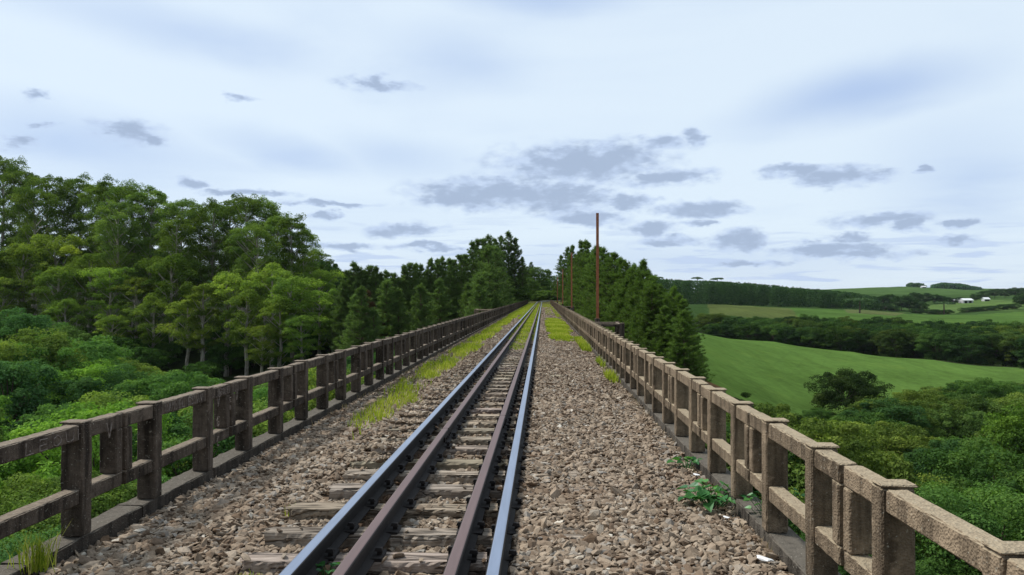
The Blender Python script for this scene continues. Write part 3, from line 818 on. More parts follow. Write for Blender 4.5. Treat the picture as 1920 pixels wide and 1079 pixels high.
def bal_z(x, y):
    """height of the bed"""
    z = np.full(np.shape(x), -0.045)
    ins = (x > -1.02) & (x < -0.53)
    z = np.where(ins, -0.045, z)
    z = np.where((x > -0.20), 0.034 - 0.03 * np.clip((x + .1) / .5, 0, 1) - 0.045 * np.clip((x - 0.4) / 1.0, 0, 1), z)
    z = np.where((x < -1.40), -0.015 - 0.05 * np.clip((8.2 - y) / 2, 0, 1) * np.clip((x + 2.3) / .3, 0, 1) - 0.03 * np.clip((-x - 1.9) / 1.0, 0, 1), z)
    z = np.where(((x > -1.33) & (x < -1.08)) | ((x > -.46) & (x < -.28)), -0.05, z)
    # far on, ballast rises to the sleeper tops
    z = z + 0.025 * np.clip((y - 14) / 25, 0, 1) * (x < -.2)
    z = z + 0.012 * np.sin(x * 5 + y * 1.3) * np.sin(y * 2.1 - x)
    return z
def stones(y0, y1, sp, size, simple, seed):
    r_ = np.random.default_rng(seed)
    nx_, ny_ = int((XR - XL) / sp), int((y1 - y0) / sp)
    gx, gy = np.meshgrid(np.linspace(XL + .01, XR - .01, nx_), np.linspace(y0, y1, ny_))
    x = (gx + r_.uniform(-.6, .6, gx.shape) * sp).ravel(); y = (gy + r_.uniform(-.6, .6, gx.shape) * sp).ravel()
    x = np.clip(x, XL + .012, XR - .012)
    z = bal_z(x, y) + r_.uniform(-.012, .010, x.shape)
    n = len(x)
    # no stones standing over sleepers where those show, nor inside the rails
    keep = np.ones(n, bool)
    yn = np.array(ys)
    dy = np.abs(y[:, None] - yn[None, (yn > y0 - 1) & (yn < y1 + 1)]).min(1) if ((yn > y0 - 1) & (yn < y1 + 1)).any() else np.full(n, 9.)
    on = (dy < 0.105) & (x > -1.87) & (x < -0.22)
    keep &= ~(on & (r_.uniform(0, 1, n) > 0.02 + 0.25 * np.clip((y - 9) / 14, 0, 1) + 0.60 * ((x < -1.4) & (y > 7.0))))
    z = np.where(on, 0.030, z)
    for xr in (-1.35, -1.06, -.485, -.25): keep &= np.abs(x - xr) > 0.055 + size * .35
    keep &= ~((x > XR - 0.25) & (r_.uniform(0, 1, n) < .10))
    x, y, z = x[keep], y[keep], z[keep]; n = len(x)
    if simple:
        base = np.array([(1, 0, 0), (-1, 0, 0), (0, 1, 0), (0, -1, 0), (0, 0, 1), (0, 0, -1)], float)
        fb = np.array([(0, 2, 4), (2, 1, 4), (1, 3, 4), (3, 0, 4), (2, 0, 5), (1, 2, 5), (3, 1, 5), (0, 3, 5)])
    else:
        t = (1 + 5 ** .5) / 2
        base = np.array([(-1, t, 0), (1, t, 0), (-1, -t, 0), (1, -t, 0), (0, -1, t), (0, 1, t), (0, -1, -t), (0, 1, -t), (t, 0, -1), (t, 0, 1), (-t, 0, -1), (-t, 0, 1)], float)
        base /= np.linalg.norm(base[0])
        fb = np.array([(0, 11, 5), (0, 5, 1), (0, 1, 7), (0, 7, 10), (0, 10, 11), (1, 5, 9), (5, 11, 4), (11, 10, 2), (10, 7, 6), (7, 1, 8), (3, 9, 4), (3, 4, 2), (3, 2, 6), (3, 6, 8), (3, 8, 9), (4, 9, 5), (2, 4, 11), (6, 2, 10), (8, 6, 7), (9, 8, 1)])
    m_ = len(base)
    Vb = np.repeat(base[None], n, 0)
    Vb = Vb * r_.uniform(.62, 1.22, (n, m_, 1))
    # snap towards a box for flat broken faces
    Vb = np.sign(Vb) * np.minimum(np.abs(Vb), r_.uniform(.55, .85, (n, 1, 3)))
    sc_ = size * .60 * np.exp(r_.normal(0, .27, (n, 1, 1))) * np.stack([r_.uniform(.95, 1.55, n), r_.uniform(.65, 1.05, n), r_.uniform(.22, .52, n)], -1)[:, None]
    Vb = Vb * sc_
    # random rotation: full about z, tilt moderate
    a = r_.uniform(0, 6.283, n); b = r_.normal(0, .46, n); c_ = r_.normal(0, .46, n)
    ca, sa, cb, sb, cc, sc2 = np.cos(a), np.sin(a), np.cos(b), np.sin(b), np.cos(c_), np.sin(c_)
    O = np.zeros(n); I = np.ones(n)
    Rz = np.stack([ca, -sa, O, sa, ca, O, O, O, I], -1).reshape(n, 3, 3)
    Rx = np.stack([I, O, O, O, cb, -sb, O, sb, cb], -1).reshape(n, 3, 3)
    Ry = np.stack([cc, O, sc2, O, I, O, -sc2, O, cc], -1).reshape(n, 3, 3)
    Rm = Rx @ Ry @ Rz
    Vb = np.einsum('nij,nmj->nmi', Rm, Vb) + np.stack([x, y, z], -1)[:, None]
    Fb = (fb[None] + (np.arange(n) * m_)[:, None, None]).reshape(-1, 3)
    ti_ = np.clip(r_.beta(2.2, 2.2, n) + r_.choice([0, .3], n, p=[.98, .02]), 0, 1)
    return Vb.reshape(-1, 3), Fb, np.repeat(ti_, len(fb))
Vs, Fs, Ts = [], [], []
off_ = 0
for a in ((2.6, 6.2, .031, .051, False, 1), (2.6, 6.2, .060, .064, False, 11), (6.2, 11.5, .034, .053, False, 2), (11.5, 26, .044, .062, True, 3), (26, 60, .075, .085, True, 4), (60, 149.5, .14, .14, True, 5)):
    v_, f_, t_ = stones(*a)
    Vs.append(v_); Fs.append(f_ + off_); Ts.append(t_); off_ += len(v_)
# bed sheet below the stones
bx_ = np.linspace(XL + .004, XR - .004, 12); by_ = np.linspace(-8.9, 149.9, 160)
BX, BY = np.meshgrid(bx_, by_, indexing='ij')
BZ = bal_z(BX, BY) - 0.035
id_ = np.arange(BX.size).reshape(BX.shape) + off_
fq = np.stack([id_[:-1, :-1], id_[1:, :-1], id_[1:, 1:], id_[:-1, 1:]], -1).reshape(-1, 4)
Vs.append(np.stack([BX, BY, BZ], -1).reshape(-1, 3))
me = mesh_np("ballast", np.concatenate(Vs), [np.concatenate(Fs), fq], (bm_,), {'tint': np.concatenate(Ts + [np.full(len(fq), .12)])})
ballast = tag(link("ballast", me), "brown and grey crushed stone ballast covering the bridge deck", kind='stuff')

# ------------------------------------------------------------------ foliage materials
def leaf_mat(name, stops, trans=0.28, spec=0.0):
    m, nt = new_mat(name); N = NT(nt)
    ti = N.n('ShaderNodeAttribute', attribute_name='tint').outputs['Fac']
    oc = N.n('ShaderNodeObjectInfo').outputs['Color']
    c = N.mix(1.0, N.ramp(ti, stops), oc, 'MULTIPLY')
    d = N.n('ShaderNodeBsdfDiffuse', {'Color': c}).outputs[0]
    t = N.n('ShaderNodeBsdfTranslucent', {'Color': N.mix(1.0, c, (1.1, 1.25, 0.55), 'MULTIPLY')}).outputs[0]
    s_ = N.n('ShaderNodeMixShader', {0: trans, 1: d, 2: t}).outputs[0]
    if spec:
        g = N.n('ShaderNodeBsdfGlossy', {'Color': (0.6, 0.65, 0.7, 1), 'Roughness': 0.45}).outputs[0]
        s_ = N.n('ShaderNodeMixShader', {0: spec, 1: s_, 2: g}).outputs[0]
    N.n('ShaderNodeOutputMaterial', {0: s_})
    return m
ml_broad = leaf_mat("broadleaf_foliage", [(0, (0.050, 0.095, 0.030)), (0.5, (0.098, 0.168, 0.044)), (1, (0.165, 0.240, 0.055))], 0.3, 0.0)
ml_euc = leaf_mat("eucalyptus_foliage", [(0, (0.085, 0.145, 0.045)), (0.5, (0.165, 0.250, 0.060)), (1, (0.280, 0.370, 0.075))], 0.34, 0.0)
ml_pine = leaf_mat("pine_needles", [(0, (0.070, 0.112, 0.044)), (0.5, (0.118, 0.180, 0.060)), (1, (0.180, 0.250, 0.075))], 0.3)
ml_dead = leaf_mat("dry_branches", [(0, (0.06, 0.035, 0.02)), (1, (0.16, 0.10, 0.06))], 0.1)
ml_grass = leaf_mat("yellow_green_grass", [(0, (0.16, 0.23, 0.028)), (0.5, (0.30, 0.36, 0.040)), (0.85, (0.44, 0.46, 0.09)), (1, (0.50, 0.43, 0.20))], 0.35)
ml_weed = leaf_mat("fresh_leaf", [(0, (0.03, 0.13, 0.035)), (1, (0.11, 0.30, 0.07))], 0.3, 0.04)
ml_straw = leaf_mat("dry_straw", [(0, (0.22, 0.16, 0.09)), (1, (0.42, 0.34, 0.22))], 0.2)
def bark(name, a, b):
    m, nt = new_mat(name); N = NT(nt)
    pos = N.n('ShaderNodeTexCoord').outputs['Object']
    n = N.noise(N.scale(pos, (3, 3, .5)), 2.0, 5, 0.6)
    p = N.n('ShaderNodeBsdfPrincipled', {'Base Color': N.mix(N.ramp(n, [(0.35, 0), (0.65, 1)]), a, b), 'Roughness': 0.95, 'Normal': N.bump(n, .6, .05)})
    N.n('ShaderNodeOutputMaterial', {0: p.outputs[0]})
    return m
bk_e = bark("pale_eucalyptus_bark", (0.17, 0.135, 0.10), (0.50, 0.46, 0.40))
bk_d = bark("brown_bark", (0.05, 0.035, 0.025), (0.14, 0.10, 0.07))
bk_p = bark("pine_bark", (0.06, 0.038, 0.026), (0.17, 0.11, 0.08))

# ------------------------------------------------------------------ foliage generators
def leaves_on(clumps, r_, n_per, size, up=0.35, jit=0.55, shell=(0.72, 1.06), tintj=0.22, asp=0.6, low=-0.25):
    """clumps: (x,y,z,rx,rz,tint). Leaf quads over the outer shell of each clump."""
    C = np.array(clumps)
    n = len(C) * n_per
    ci = np.repeat(np.arange(len(C)), n_per)
    d = r_.normal(0, 1, (n, 3)); d /= np.linalg.norm(d, axis=1)[:, None]
    flip = d[:, 2] < low
    d[flip, 2] *= -1
    rad = r_.uniform(*shell, n)
    # lumpy clump surface
    lump = 1 + .14 * np.sin(d[:, 0] * 5 + C[ci, 0] * 3) * np.sin(d[:, 1] * 5 + C[ci, 1] * 2) + .10 * np.sin(d[:, 2] * 7 + C[ci, 2])
    p = C[ci, :3] + d * (rad * lump)[:, None] * np.stack([C[ci, 3], C[ci, 3], C[ci, 4]], -1)
    nrm = d + r_.normal(0, jit, (n, 3)); nrm[:, 2] += up
    nrm /= np.linalg.norm(nrm, axis=1)[:, None] + 1e-9
    t = np.cross(nrm, r_.normal(0, 1, (n, 3))); t /= np.linalg.norm(t, axis=1)[:, None] + 1e-9
    b = np.cross(nrm, t)
    s_ = (size * r_.uniform(.6, 1.3, n))[:, None]
    V_ = np.stack([p - t * s_ * .5, p - b * s_ * asp * .5, p + t * s_ * .5, p + b * s_ * asp * .5], 1).reshape(-1, 3)
    F_ = np.arange(n * 4).reshape(n, 4)
    T_ = np.clip(C[ci, 5] + r_.normal(0, tintj, n) * .6, 0, 1)
    return V_, F_, T_
def broad_tree(seed, Rr=4.6, H=11.0, nc=46, n_per=330, leaf=0.24, flat=0.72, trunk_r=.16, gap=0.0):
    r_ = np.random.default_rng(seed)
    cl = []
    cz = H - Rr * flat * 1.02
    mb = MB()
    lean = r_.normal(0, .35, 2)
    mb.tube([(0, 0, -1), (lean[0] * .3, lean[1] * .3, H * .25), (lean[0], lean[1], H * .48)], [trunk_r * 1.5, trunk_r * 1.1, trunk_r * .8], 8)
    doms = []
    av = H * .43; cz = H * .56
    for (el_, n_, q_) in ((1.25, 1, .55), (.75, 5, .62), (.15, 6, .66), (-.45, 5, .66), (-1.0, 4, .78)):
        a0 = r_.uniform(0, 6.28)
        for k in range(n_):
            a = a0 + k * 2 * math.pi / n_ + r_.uniform(-.35, .35); e_ = el_ + r_.uniform(-.2, .2); qq = q_ * r_.uniform(.8, 1.12)
            dr = Rr * r_.uniform(.34, .50)
            doms.append((Rr * qq * math.cos(e_) * math.cos(a), Rr * qq * math.cos(e_) * math.sin(a), cz + av * qq * math.sin(e_) * 1.05, dr))
    for (dx, dy, dz, dr) in doms:
        tt = r_.uniform(.3, .7)
        mb.tube([(lean[0], lean[1], H * .40), (dx * .5, dy * .5, (dz + H * .46) / 2), (dx, dy, dz)], [trunk_r * .6, trunk_r * .4, trunk_r * .15], 6, False)
        m_ = max(4, int(nc / len(doms)))
        for j in range(m_):
            v = r_.normal(0, 1, 3) + np.array([dx, dy, (dz - cz)]) / Rr * .9; v /= np.linalg.norm(v)
            if v[2] < -.35: v[2] = -v[2]
            rr_ = dr * r_.uniform(.26, .44)
            c = np.array([dx, dy, dz]) + v * np.array([dr, dr, dr * .85]) * r_.uniform(.62, .92)
            cl.append((c[0], c[1], c[2], rr_, rr_ * .78, np.clip(tt + r_.normal(0, .16), .05, .95)))
        cl.append((dx, dy, dz, dr * .80, dr * .70, tt * .8))
        cl.append((dx, dy, dz, dr * .80, dr * .70, tt * .8))
    V_, F_, T_ = leaves_on(cl, r_, n_per, leaf)
    return V_, F_, T_, mb
def euc_tree(seed, H=26.0, Rr=3.6, cb=0.36, n_per=300, leaf=0.30, nb=34):
    r_ = np.random.default_rng(seed)
    mb = MB(); cl = []
    pts = []; w1, w2 = r_.normal(0, .35, 2)
    for k in range(9):
        t = k / 8.0
        pts.append((w1 * math.sin(t * 3) + r_.normal(0, .06), w2 * math.sin(t * 2.5) + r_.normal(0, .06), -1 + t * (H * .95 + 1)))
    mb.tube(pts, [.36 * (1 - .78 * k / 8) for k in range(9)], 8)
    def at(z):
        t = (z + 1) / (H * .95 + 1) * 8; i = min(7, int(t)); f_ = t - i
        return np.array(pts[i]) * (1 - f_) + np.array(pts[i + 1]) * f_
    for k in range(nb):
        t = cb + (1 - cb) * ((k + r_.uniform(0, 1)) / nb)
        z = H * t
        # outline: widest at .8 of the height, rounded top
        u = (t - cb) / (1 - cb)
        wr = Rr * (0.45 + 0.75 * math.sin(min(1, u * 1.15) * math.pi * .62)) * (1 if u < .82 else math.sqrt(max(0, 1 - ((u - .82) / .2) ** 2)) * .95 + .05)
        a = k * 2.4 + r_.uniform(-.5, .5)
        q = wr * r_.uniform(.45, .95)
        c = at(min(z, H * .94)); c = np.array([c[0] + q * math.cos(a), c[1] + q * math.sin(a), z - .3])
        s0 = at(max(1.0, z - q * .9 - .6))
        mb.tube([tuple(s0), tuple((s0 + c) / 2 + np.array([0, 0, -.15])), tuple(c)], [.09, .06, .025], 5, False)
        rr_ = r_.uniform(1.3, 2.1) * (1.0 if u > .25 else .8) * (Rr / 3.3)
        tt = np.clip(.42 + .15 * r_.normal(), .1, .95)
        # a domed cap made of several small clumps
        for j in range(10):
            v = r_.normal(0, 1, 3); v[2] = abs(v[2]) * .9 + .05; v /= np.linalg.norm(v)
            q2 = rr_ * r_.uniform(.55, .85)
            cl.append((c[0] + v[0] * q2, c[1] + v[1] * q2, c[2] - .3 * rr_ + v[2] * q2 * .95, rr_ * r_.uniform(.32, .50), rr_ * r_.uniform(.30, .46), np.clip(tt + r_.normal(0, .12) + .12 * (v[2] - .4), 0, 1)))
    ct = at(H * .94)
    RT = Rr * .82
    for j in range(46):
        v = r_.normal(0, 1, 3); v[2] = abs(v[2]) + .02; v /= np.linalg.norm(v)
        k_ = r_.uniform(.78, 1.0)
        cl.append((ct[0] + v[0] * RT * k_, ct[1] + v[1] * RT * k_, H - RT * .95 - .3 + v[2] * RT * .92 * k_, r_.uniform(.5, .8), r_.uniform(.42, .62), .58 + .1 * r_.normal()))
    V_, F_, T_ = leaves_on(cl, r_, 80, .22, up=.4, low=-.25, asp=.55)
    return V_, F_, T_, mb
def pine_tree(seed, H=16.0, Rr=3.0, cb=0.12, ntuft=750, ndl=22, dead=False, open_=0.0):
    r_ = np.random.default_rng(seed)
    mb = MB()
    mb.tube([(0, 0, -1), (r_.normal(0, .1), r_.normal(0, .1), H * .5), (0, 0, H * .985)], [.22, .14, .02], 7)
    tp = []
    nw = int(H / 0.75)
    for k in range(nw):
        t = cb + (1 - cb) * (k + .5) / nw
        z0 = H * t
        z00 = z0
        Lr = Rr * (1 - t) ** .80 * (1.05 if t > .3 else .75 + 1.0 * t) + .12
        nbk = 6 if t < .85 else 4
        a0 = r_.uniform(0, 6.28)
        for j in range(nbk):
            if r_.uniform() < open_: continue
            a = a0 + j * 2 * math.pi / nbk + r_.uniform(-.5, .5)
            z0 = min(H * .97, z00 + r_.uniform(-.45, .45))
            l_ = Lr * (r_.uniform(.5, 1.15) if r_.uniform() > .12 else 1.3)
            rise = .22 + .5 * t
            pe = np.array([l_ * math.cos(a), l_ * math.sin(a), z0 + l_ * rise])
            p0 = np.array([0, 0, z0])
            mb.tube([tuple(p0), tuple((p0 + pe) / 2 - np.array([0, 0, .08 * l_])), tuple(pe)], [.05, .035, .012], 4, False)
            m_ = max(3, int(5 + 9 * l_ / Rr))
            for s_ in range(m_):
                u = .28 + .72 * (s_ + r_.uniform(0, 1)) / m_
                q = p0 + (pe - p0) * u + r_.normal(0, .27, 3) * (.35 + .65 * l_ / Rr) * np.array([1, 1, .6])
                tp.append((*q, a, u))
    for k in range(10): tp.append((r_.normal(0, .08), r_.normal(0, .08), H - k * .13, r_.uniform(0, 6), 1))
    tp = np.array(tp)
    n = len(tp) * ndl
    ti = np.repeat(np.arange(len(tp)), ndl)
    d = r_.normal(0, .75, (n, 3)); d[:, 2] = np.abs(d[:, 2]) * .9 + .25
    d[:, 0] += np.cos(tp[ti, 3]) * .5; d[:, 1] += np.sin(tp[ti, 3]) * .5
    d /= np.linalg.norm(d, axis=1)[:, None]
    p0 = tp[ti, :3] + r_.normal(0, .07, (n, 3))
    ln = r_.uniform(.22, .46, n)[:, None]
    sd_ = np.cross(d, r_.normal(0, 1, (n, 3))); sd_ /= np.linalg.norm(sd_, axis=1)[:, None] + 1e-9
    wd = .030
    V_ = np.stack([p0 - sd_ * wd, p0 + sd_ * wd, p0 + d * ln], 1).reshape(-1, 3)
    F_ = np.arange(n * 3).reshape(n, 3)
    T_ = np.clip(np.repeat(r_.uniform(.15, .85, len(tp)), ndl) * .6 + .2 + r_.normal(0, .1, n), 0, 1)
    return V_, F_, T_, mb
def make_tree(name, gen, lm, bk):
    V_, F_, T_, mb = gen
    root = link(name, None)
    cr = link("crown", mesh_np(name + "_crown", V_, F_, (lm,), {'tint': T_}), root)
    link("trunk", mb.mesh(name + "_trunk", (bk,), True), root)
    return root
PROTO = {}
PROTO['broad'] = [make_tree("broadleaf_tree", broad_tree(100 + k, Rr=4.4 + .25 * (k % 3), H=11, nc=100 + 8 * (k % 3), n_per=270, leaf=.20, flat=.62 + .07 * (k % 4)), ml_broad, bk_d) for k in range(6)]
PROTO['broadnear'] = [make_tree("broadleaf_tree", broad_tree(150 + k, Rr=4.4, H=11, nc=150, n_per=440, leaf=.13, flat=.66 + .06 * k), ml_broad, bk_d) for k in range(3)]
PROTO['euc'] = [make_tree("eucalyptus_tree", euc_tree(200 + k, 26.0, 2.9 + .13 * k, .34 + .05 * (k % 3)), ml_euc, bk_e) for k in range(6)]
PROTO['euclow'] = [make_tree("eucalyptus_tree", euc_tree(230 + k, 15.0, 2.6 + .2 * k, .30 + .07 * (k % 3), nb=17), ml_euc, bk_e) for k in range(5)]
PROTO['lone'] = [make_tree("broadleaf_tree", broad_tree(177, Rr=5.0, H=7.2, nc=130, n_per=260, leaf=.2), ml_broad, bk_d)]
PROTO['pine'] = [make_tree("pine_tree", pine_tree(300 + k, 16.0, 2.9 + .2 * k, .10 + .04 * k), ml_pine, bk_p) for k in range(5)]
PROTO['oldpine'] = [make_tree("pine_tree", pine_tree(330, 16.0, 3.6, .28, open_=.35), ml_dead, bk_p)]
PROTO['shrub'] = [make_tree("shrub", broad_tree(400 + k, Rr=2.4, H=3.6, nc=50, n_per=120, leaf=.16, flat=.75, trunk_r=.07), ml_broad, bk_d) for k in range(3)]
USED = {}
BASEH = {'euclow': 15.0, 'lone': 7.2, 'broad': 11.0, 'broadnear': 11.0, 'euc': 26.0, 'pine': 16.0, 'oldpine': 16.0, 'shrub': 3.6}
NTREE = 0
def plant(kind, x, y, top=None, H=None, label='', cat='tree', group='', color=(1, 1, 1), wide=1.0, var=None, sink=0.15):
    global NTREE
    z = gz(x, y) - sink
    if top is not None: H = top - z
    lst = PROTO[kind]
    v = random.randrange(len(lst)) if var is None else var
    pr = lst[v]
    if (kind, v) in USED: o = copy_tree(pr)
    else: o = pr; USED[(kind, v)] = 1
    s_ = H / BASEH[kind]
    sw = s_ ** .75 * wide if kind in ('euc', 'euclow', 'pine', 'oldpine') else s_ * wide
    if kind in ('broad', 'broadnear'): sw = (s_ ** .6) * wide
    o.location = (x, y, z); o.rotation_euler = (0, 0, random.uniform(0, 6.28)); o.scale = (sw, sw, s_)
    for ch in o.children:
        if ch.name.startswith('crown'): ch.color = (*color, 1)
    tag(o, label, cat, group); NTREE += 1
    return o
def env(pts, px):
    return float(np.interp(px, [p[0] for p in pts], [p[1] for p in pts]))

# ---- eucalyptus grove (explicit skyline, then random lower ones in front)
EUC = [(8, 296, 152), (40, 318, 146), (88, 330, 143), (122, 362, 146), (148, 334, 148), (183, 352, 142), (203, 339, 136), (243, 347, 133), (286, 355, 132), (306, 388, 140), (343, 374, 130), (376, 396, 136), (404, 380, 128), (432, 384, 133), (455, 368, 124), (494, 378, 126), (520, 404, 122), (546, 407, 119), (568, 432, 122), (590, 470, 127),
       (-40, 300, 150), (-90, 310, 148), (62, 352, 134), (225, 380, 128), (330, 410, 122), (475, 420, 116)]
EUC.sort()
for i, (px, py, Y) in enumerate(EUC):
    p = P(px, py, Y); g = random.uniform(.7, 1.25)
    plant('euc', p.x, Y, top=p.z, label=f"tall skyline eucalyptus with rounded crown, {ordinal(i)} from the left of the grove", cat="eucalyptus tree", group="tall eucalyptus trees of the grove", color=(g, g, g * random.uniform(.8, 1.1)))
FR = [(50, 455, 124), (95, 440, 128), (110, 500, 120), (165, 475, 124), (200, 500, 118), (120, 560, 116), (255, 520, 118), (380, 532, 108), (425, 512, 110), (462, 545, 107), (510, 500, 110), (555, 518, 104), (600, 545, 104), (575, 590, 100), (625, 580, 105), (525, 560, 101), (320, 480, 118), (290, 560, 114), (350, 560, 110), (20, 520, 122), (490, 610, 100), (640, 600, 108), (610, 505, 118), (215, 590, 114), (-30, 470, 124)]
FR.sort()
for i, (px, py, Y) in enumerate(FR):
    p = P(px, py, Y); g = random.uniform(.7, 1.5)
    plant('euclow', p.x, Y, top=p.z, wide=1.1, label=f"lower bushy eucalyptus at the front of the grove, {ordinal(i)} from the left", cat="eucalyptus tree", group="lower eucalyptus trees at the front of the grove", color=(g * random.uniform(.95, 1.15), g, g * .8))
for i in range(26):
    px = random.uniform(-80, 600); Y = random.uniform(146, 175)
    p = P(px, env([(-80, 365), (20, 375), (150, 410), (455, 435), (550, 475), (600, 510)], px) + random.uniform(0, 60), Y)
    plant('euc', p.x, Y, top=p.z, wide=1.25, label="eucalyptus crown standing in the shaded depth of the grove behind the front rows", cat="eucalyptus tree", group="eucalyptus trees in the depth of the grove", color=(.8, .85, .85))

# understory among the grove trunks
us = sorted((random.uniform(90, 640), random.uniform(104, 128)) for _ in range(30))
for i, (px, Y) in enumerate(us):
    x = P(px, 600, Y).x
    plant('shrub', x, Y, H=random.uniform(2.6, 5.5), wide=1.15, label=f"leafy undergrowth bush among the trunks of the grove, {ordinal(i)} from the left", cat="shrub", group="undergrowth bushes among the grove trunks", color=(.75, .9, .8))

# ---- left valley woods
BL = [(-900, 545), (-300, 560), (0, 566), (60, 575), (110, 600), (170, 636), (230, 655), (300, 682), (360, 690), (430, 712), (470, 706), (520, 690), (700, 640)]
tints = [(1.0, 1.0, 1.0), (1.2, 1.08, .9), (.8, .95, .95), (1.42, 1.2, .95), (.85, 1.0, .9), (1.2, 1.3, .8), (.6, .75, .9)]
tnames = ["mid green", "olive green", "blue-green", "yellow-olive", "deep green", "bright green", "dark green"]
def woods(xr, yr, sp, topf, bound, grp, where, seed, hs=(9, 13), near=42, skip=None, tmul=1.0, wide=1.0):
    random.seed(seed)
    out = []
    nx_ = int((xr[1] - xr[0]) / sp); ny_ = int((yr[1] - yr[0]) / sp)
    for i in range(nx_):
        for j in range(ny_):
            x = xr[0] + (i + random.uniform(.1, .9)) * sp; y = yr[0] + (j + random.uniform(.1, .9)) * sp
            if skip and skip(x, y): continue
            g = gz(x, y); h = random.uniform(*hs); top = g + h
            if topf: top = min(top, topf(x, y) - random.uniform(0, 5.0))
            px, py = pix(x, y, top)
            if px < -800 or px > 2300: continue
            bmin = bound(px)
            if py < bmin:
                v = ray(px, bmin + random.uniform(0, 14)); k_ = y / v.y; top = CAMZ + v.z * k_
                if top - g < 3.0: continue
            out.append((px, x, y, top))
    out.sort()
    for k_, (px, x, y, top) in enumerate(out):
        c = random.randrange(len(tints)); t = tints[c]; br = random.uniform(.75, 1.25) * tmul
        kd = 'broadnear' if y < near else 'broad'
        row = 'near' if y < 45 else 'middle' if y < 80 else 'rear'
        plant(kd, x, y, top=top, label=f"{tnames[c]} round-crowned tree {where}, {ordinal(k_)} from the left", cat="broadleaf tree", group=grp, color=(t[0] * br, t[1] * br, t[2] * br), wide=wide * random.uniform(.95, 1.2))
    return len(out)
def left_top(x, y): return -3.8 if y < 40 else 99
n1_ = woods((-125, -8), (12, 112), 6.6, left_top, lambda px: env(BL, px), "broadleaf trees filling the valley left of the bridge", "in the left valley", 26, hs=(8, 14.5), tmul=1.38,
            skip=lambda x, y: (y > 98 and x < -30) or (x > -14 and y > 85) or -x / y > 1.25 or (y < 24 and x > -9))
# ---- right valley woods
BRt = [(900, 900), (1300, 760), (1400, 742), (1450, 745), (1530, 760), (1600, 778), (1640, 745), (1700, 722), (1790, 712), (1850, 700), (1920, 700), (2200, 690)]
n2_ = woods((7, 128), (18, 142), 6.8, lambda x, y: -5.5 if y < 40 else 99, lambda px: env(BRt, px), "broadleaf trees filling the valley right of the bridge", "in the right valley", 22, hs=(7, 14), tmul=.98,
            skip=lambda x, y: x / y > .82 or (x < 30 and y > 62) or bool(poly_mask(np.array([x]), np.array([y]), FIELD1)[0]) or (50 < x < 62 and 100 < y < 130) or (x < 10 and y < 26))
# lone dark tree in the field
for (px, py, Y, tp, col_, wd, lab) in ((1592, 783, 112, 699, (.42, .42, .5), 1.42, "lone dark round tree standing in the green field"),):
    p = P(px, py, Y); t = P(px, tp, Y)
    plant('lone', p.x, Y, top=t.z, wide=1.0, label=lab, cat="broadleaf tree", color=col_, sink=.6)
p = P(1398, 752, 96); t = P(1398, 736, 96)
plant('shrub', p.x, 96, top=t.z, wide=1.2, label="small dark bush at the near corner of the green field", cat="shrub", color=(.4, .45, .5))

# ---- pines, left and right of the far end of the bridge
PL_ = [(640, 540), (655, 500), (662, 494), (680, 510), (700, 498), (725, 508), (745, 520), (762, 490), (790, 497), (812, 486), (830, 482), (850, 474), (866, 480), (885, 454), (905, 446), (915, 438), (935, 441), (958, 436), (975, 452), (984, 484), (992, 505)]
random.seed(31)
px = 644.0; i = 0
lp = []
while px < 986:
    e = env(PL_, px) + random.choice((-3, 0, 3, 8, 14))
    x0 = -27 + (px - 640) / 345 * 21.5
    Yd = max(100, min(150, -x0 * F / (1018 - px))) if px < 1010 else 150
    lp.append((px, e, Yd))
    px += random.uniform(8, 14)
for i, (px, e, Yd) in enumerate(lp):
    p = P(px, e, Yd); g = random.uniform(.85, 1.2)
    plant('pine', p.x, Yd, top=p.z, wide=1.0, label=f"dark skyline pine left of the track, {ordinal(i)} from the left", cat="pine tree", group="skyline pines left of the track", color=(g, g, g))
for i in range(46):
    px = random.uniform(645, 975); Yd = random.uniform(84, 128)
    e = env(PL_, px) + random.uniform(18, 95)
    p = P(px, e, Yd)
    if p.x > -6.2: Yd = 6.5 * F / (1018 - px); p = P(px, e, Yd)
    H_ = p.z - gz(p.x, Yd)
    if H_ < 3.5 or Yd > 150: continue
    g = random.uniform(.8, 1.35)
    plant('pine', p.x, Yd, top=p.z, wide=1.15, label="lower dark pine in the mass of pines left of the bridge", cat="pine tree", group="lower pines left of the bridge", color=(g, g, g))
p = P(688, 560, 96)
plant('oldpine', p.x, 96, top=P(688, 546, 96).z, wide=1.1, label="pine with bare brown branches beside the left parapet in front of the pines", cat="pine tree", color=(1, 1, 1))
p = P(722, 560, 93)
plant('oldpine', p.x, 93, top=P(722, 585, 93).z, wide=.9, label="shorter brown dead-branched pine right of the taller one, behind the left parapet", cat="pine tree", color=(.8, .9, .8))
PR_ = [(1046, 500), (1052, 482), (1064, 464), (1078, 458), (1090, 448), (1101, 455), (1112, 466), (1128, 462), (1135, 474), (1150, 474), (1163, 484), (1180, 488), (1190, 497), (1206, 491), (1216, 508), (1240, 528), (1262, 540), (1280, 560), (1292, 590), (1300, 640)]
random.seed(32)
rp = []; px = 1052.0
while px < 1298:
    e = env(PR_, px) + random.choice((-3, 0, 4, 10, 16, 22))
    x0 = 5.2 + (px - 1050) / 250 * 9.5
    Yd = x0 * F / (px - 1018)
    rp.append((px, e, min(Yd, 185)))
    px += random.uniform(7, 13)
for i, (px, e, Yd) in enumerate(rp):
    p = P(px, e, Yd); g = random.uniform(.8, 1.25)
    plant('pine', p.x, Yd, top=p.z, wide=1.05, label=f"dark green pine right of the poles, {ordinal(i)} from the left along the skyline", cat="pine tree", group="skyline pines right of the track", color=(g, g * 1.05, g * .8))
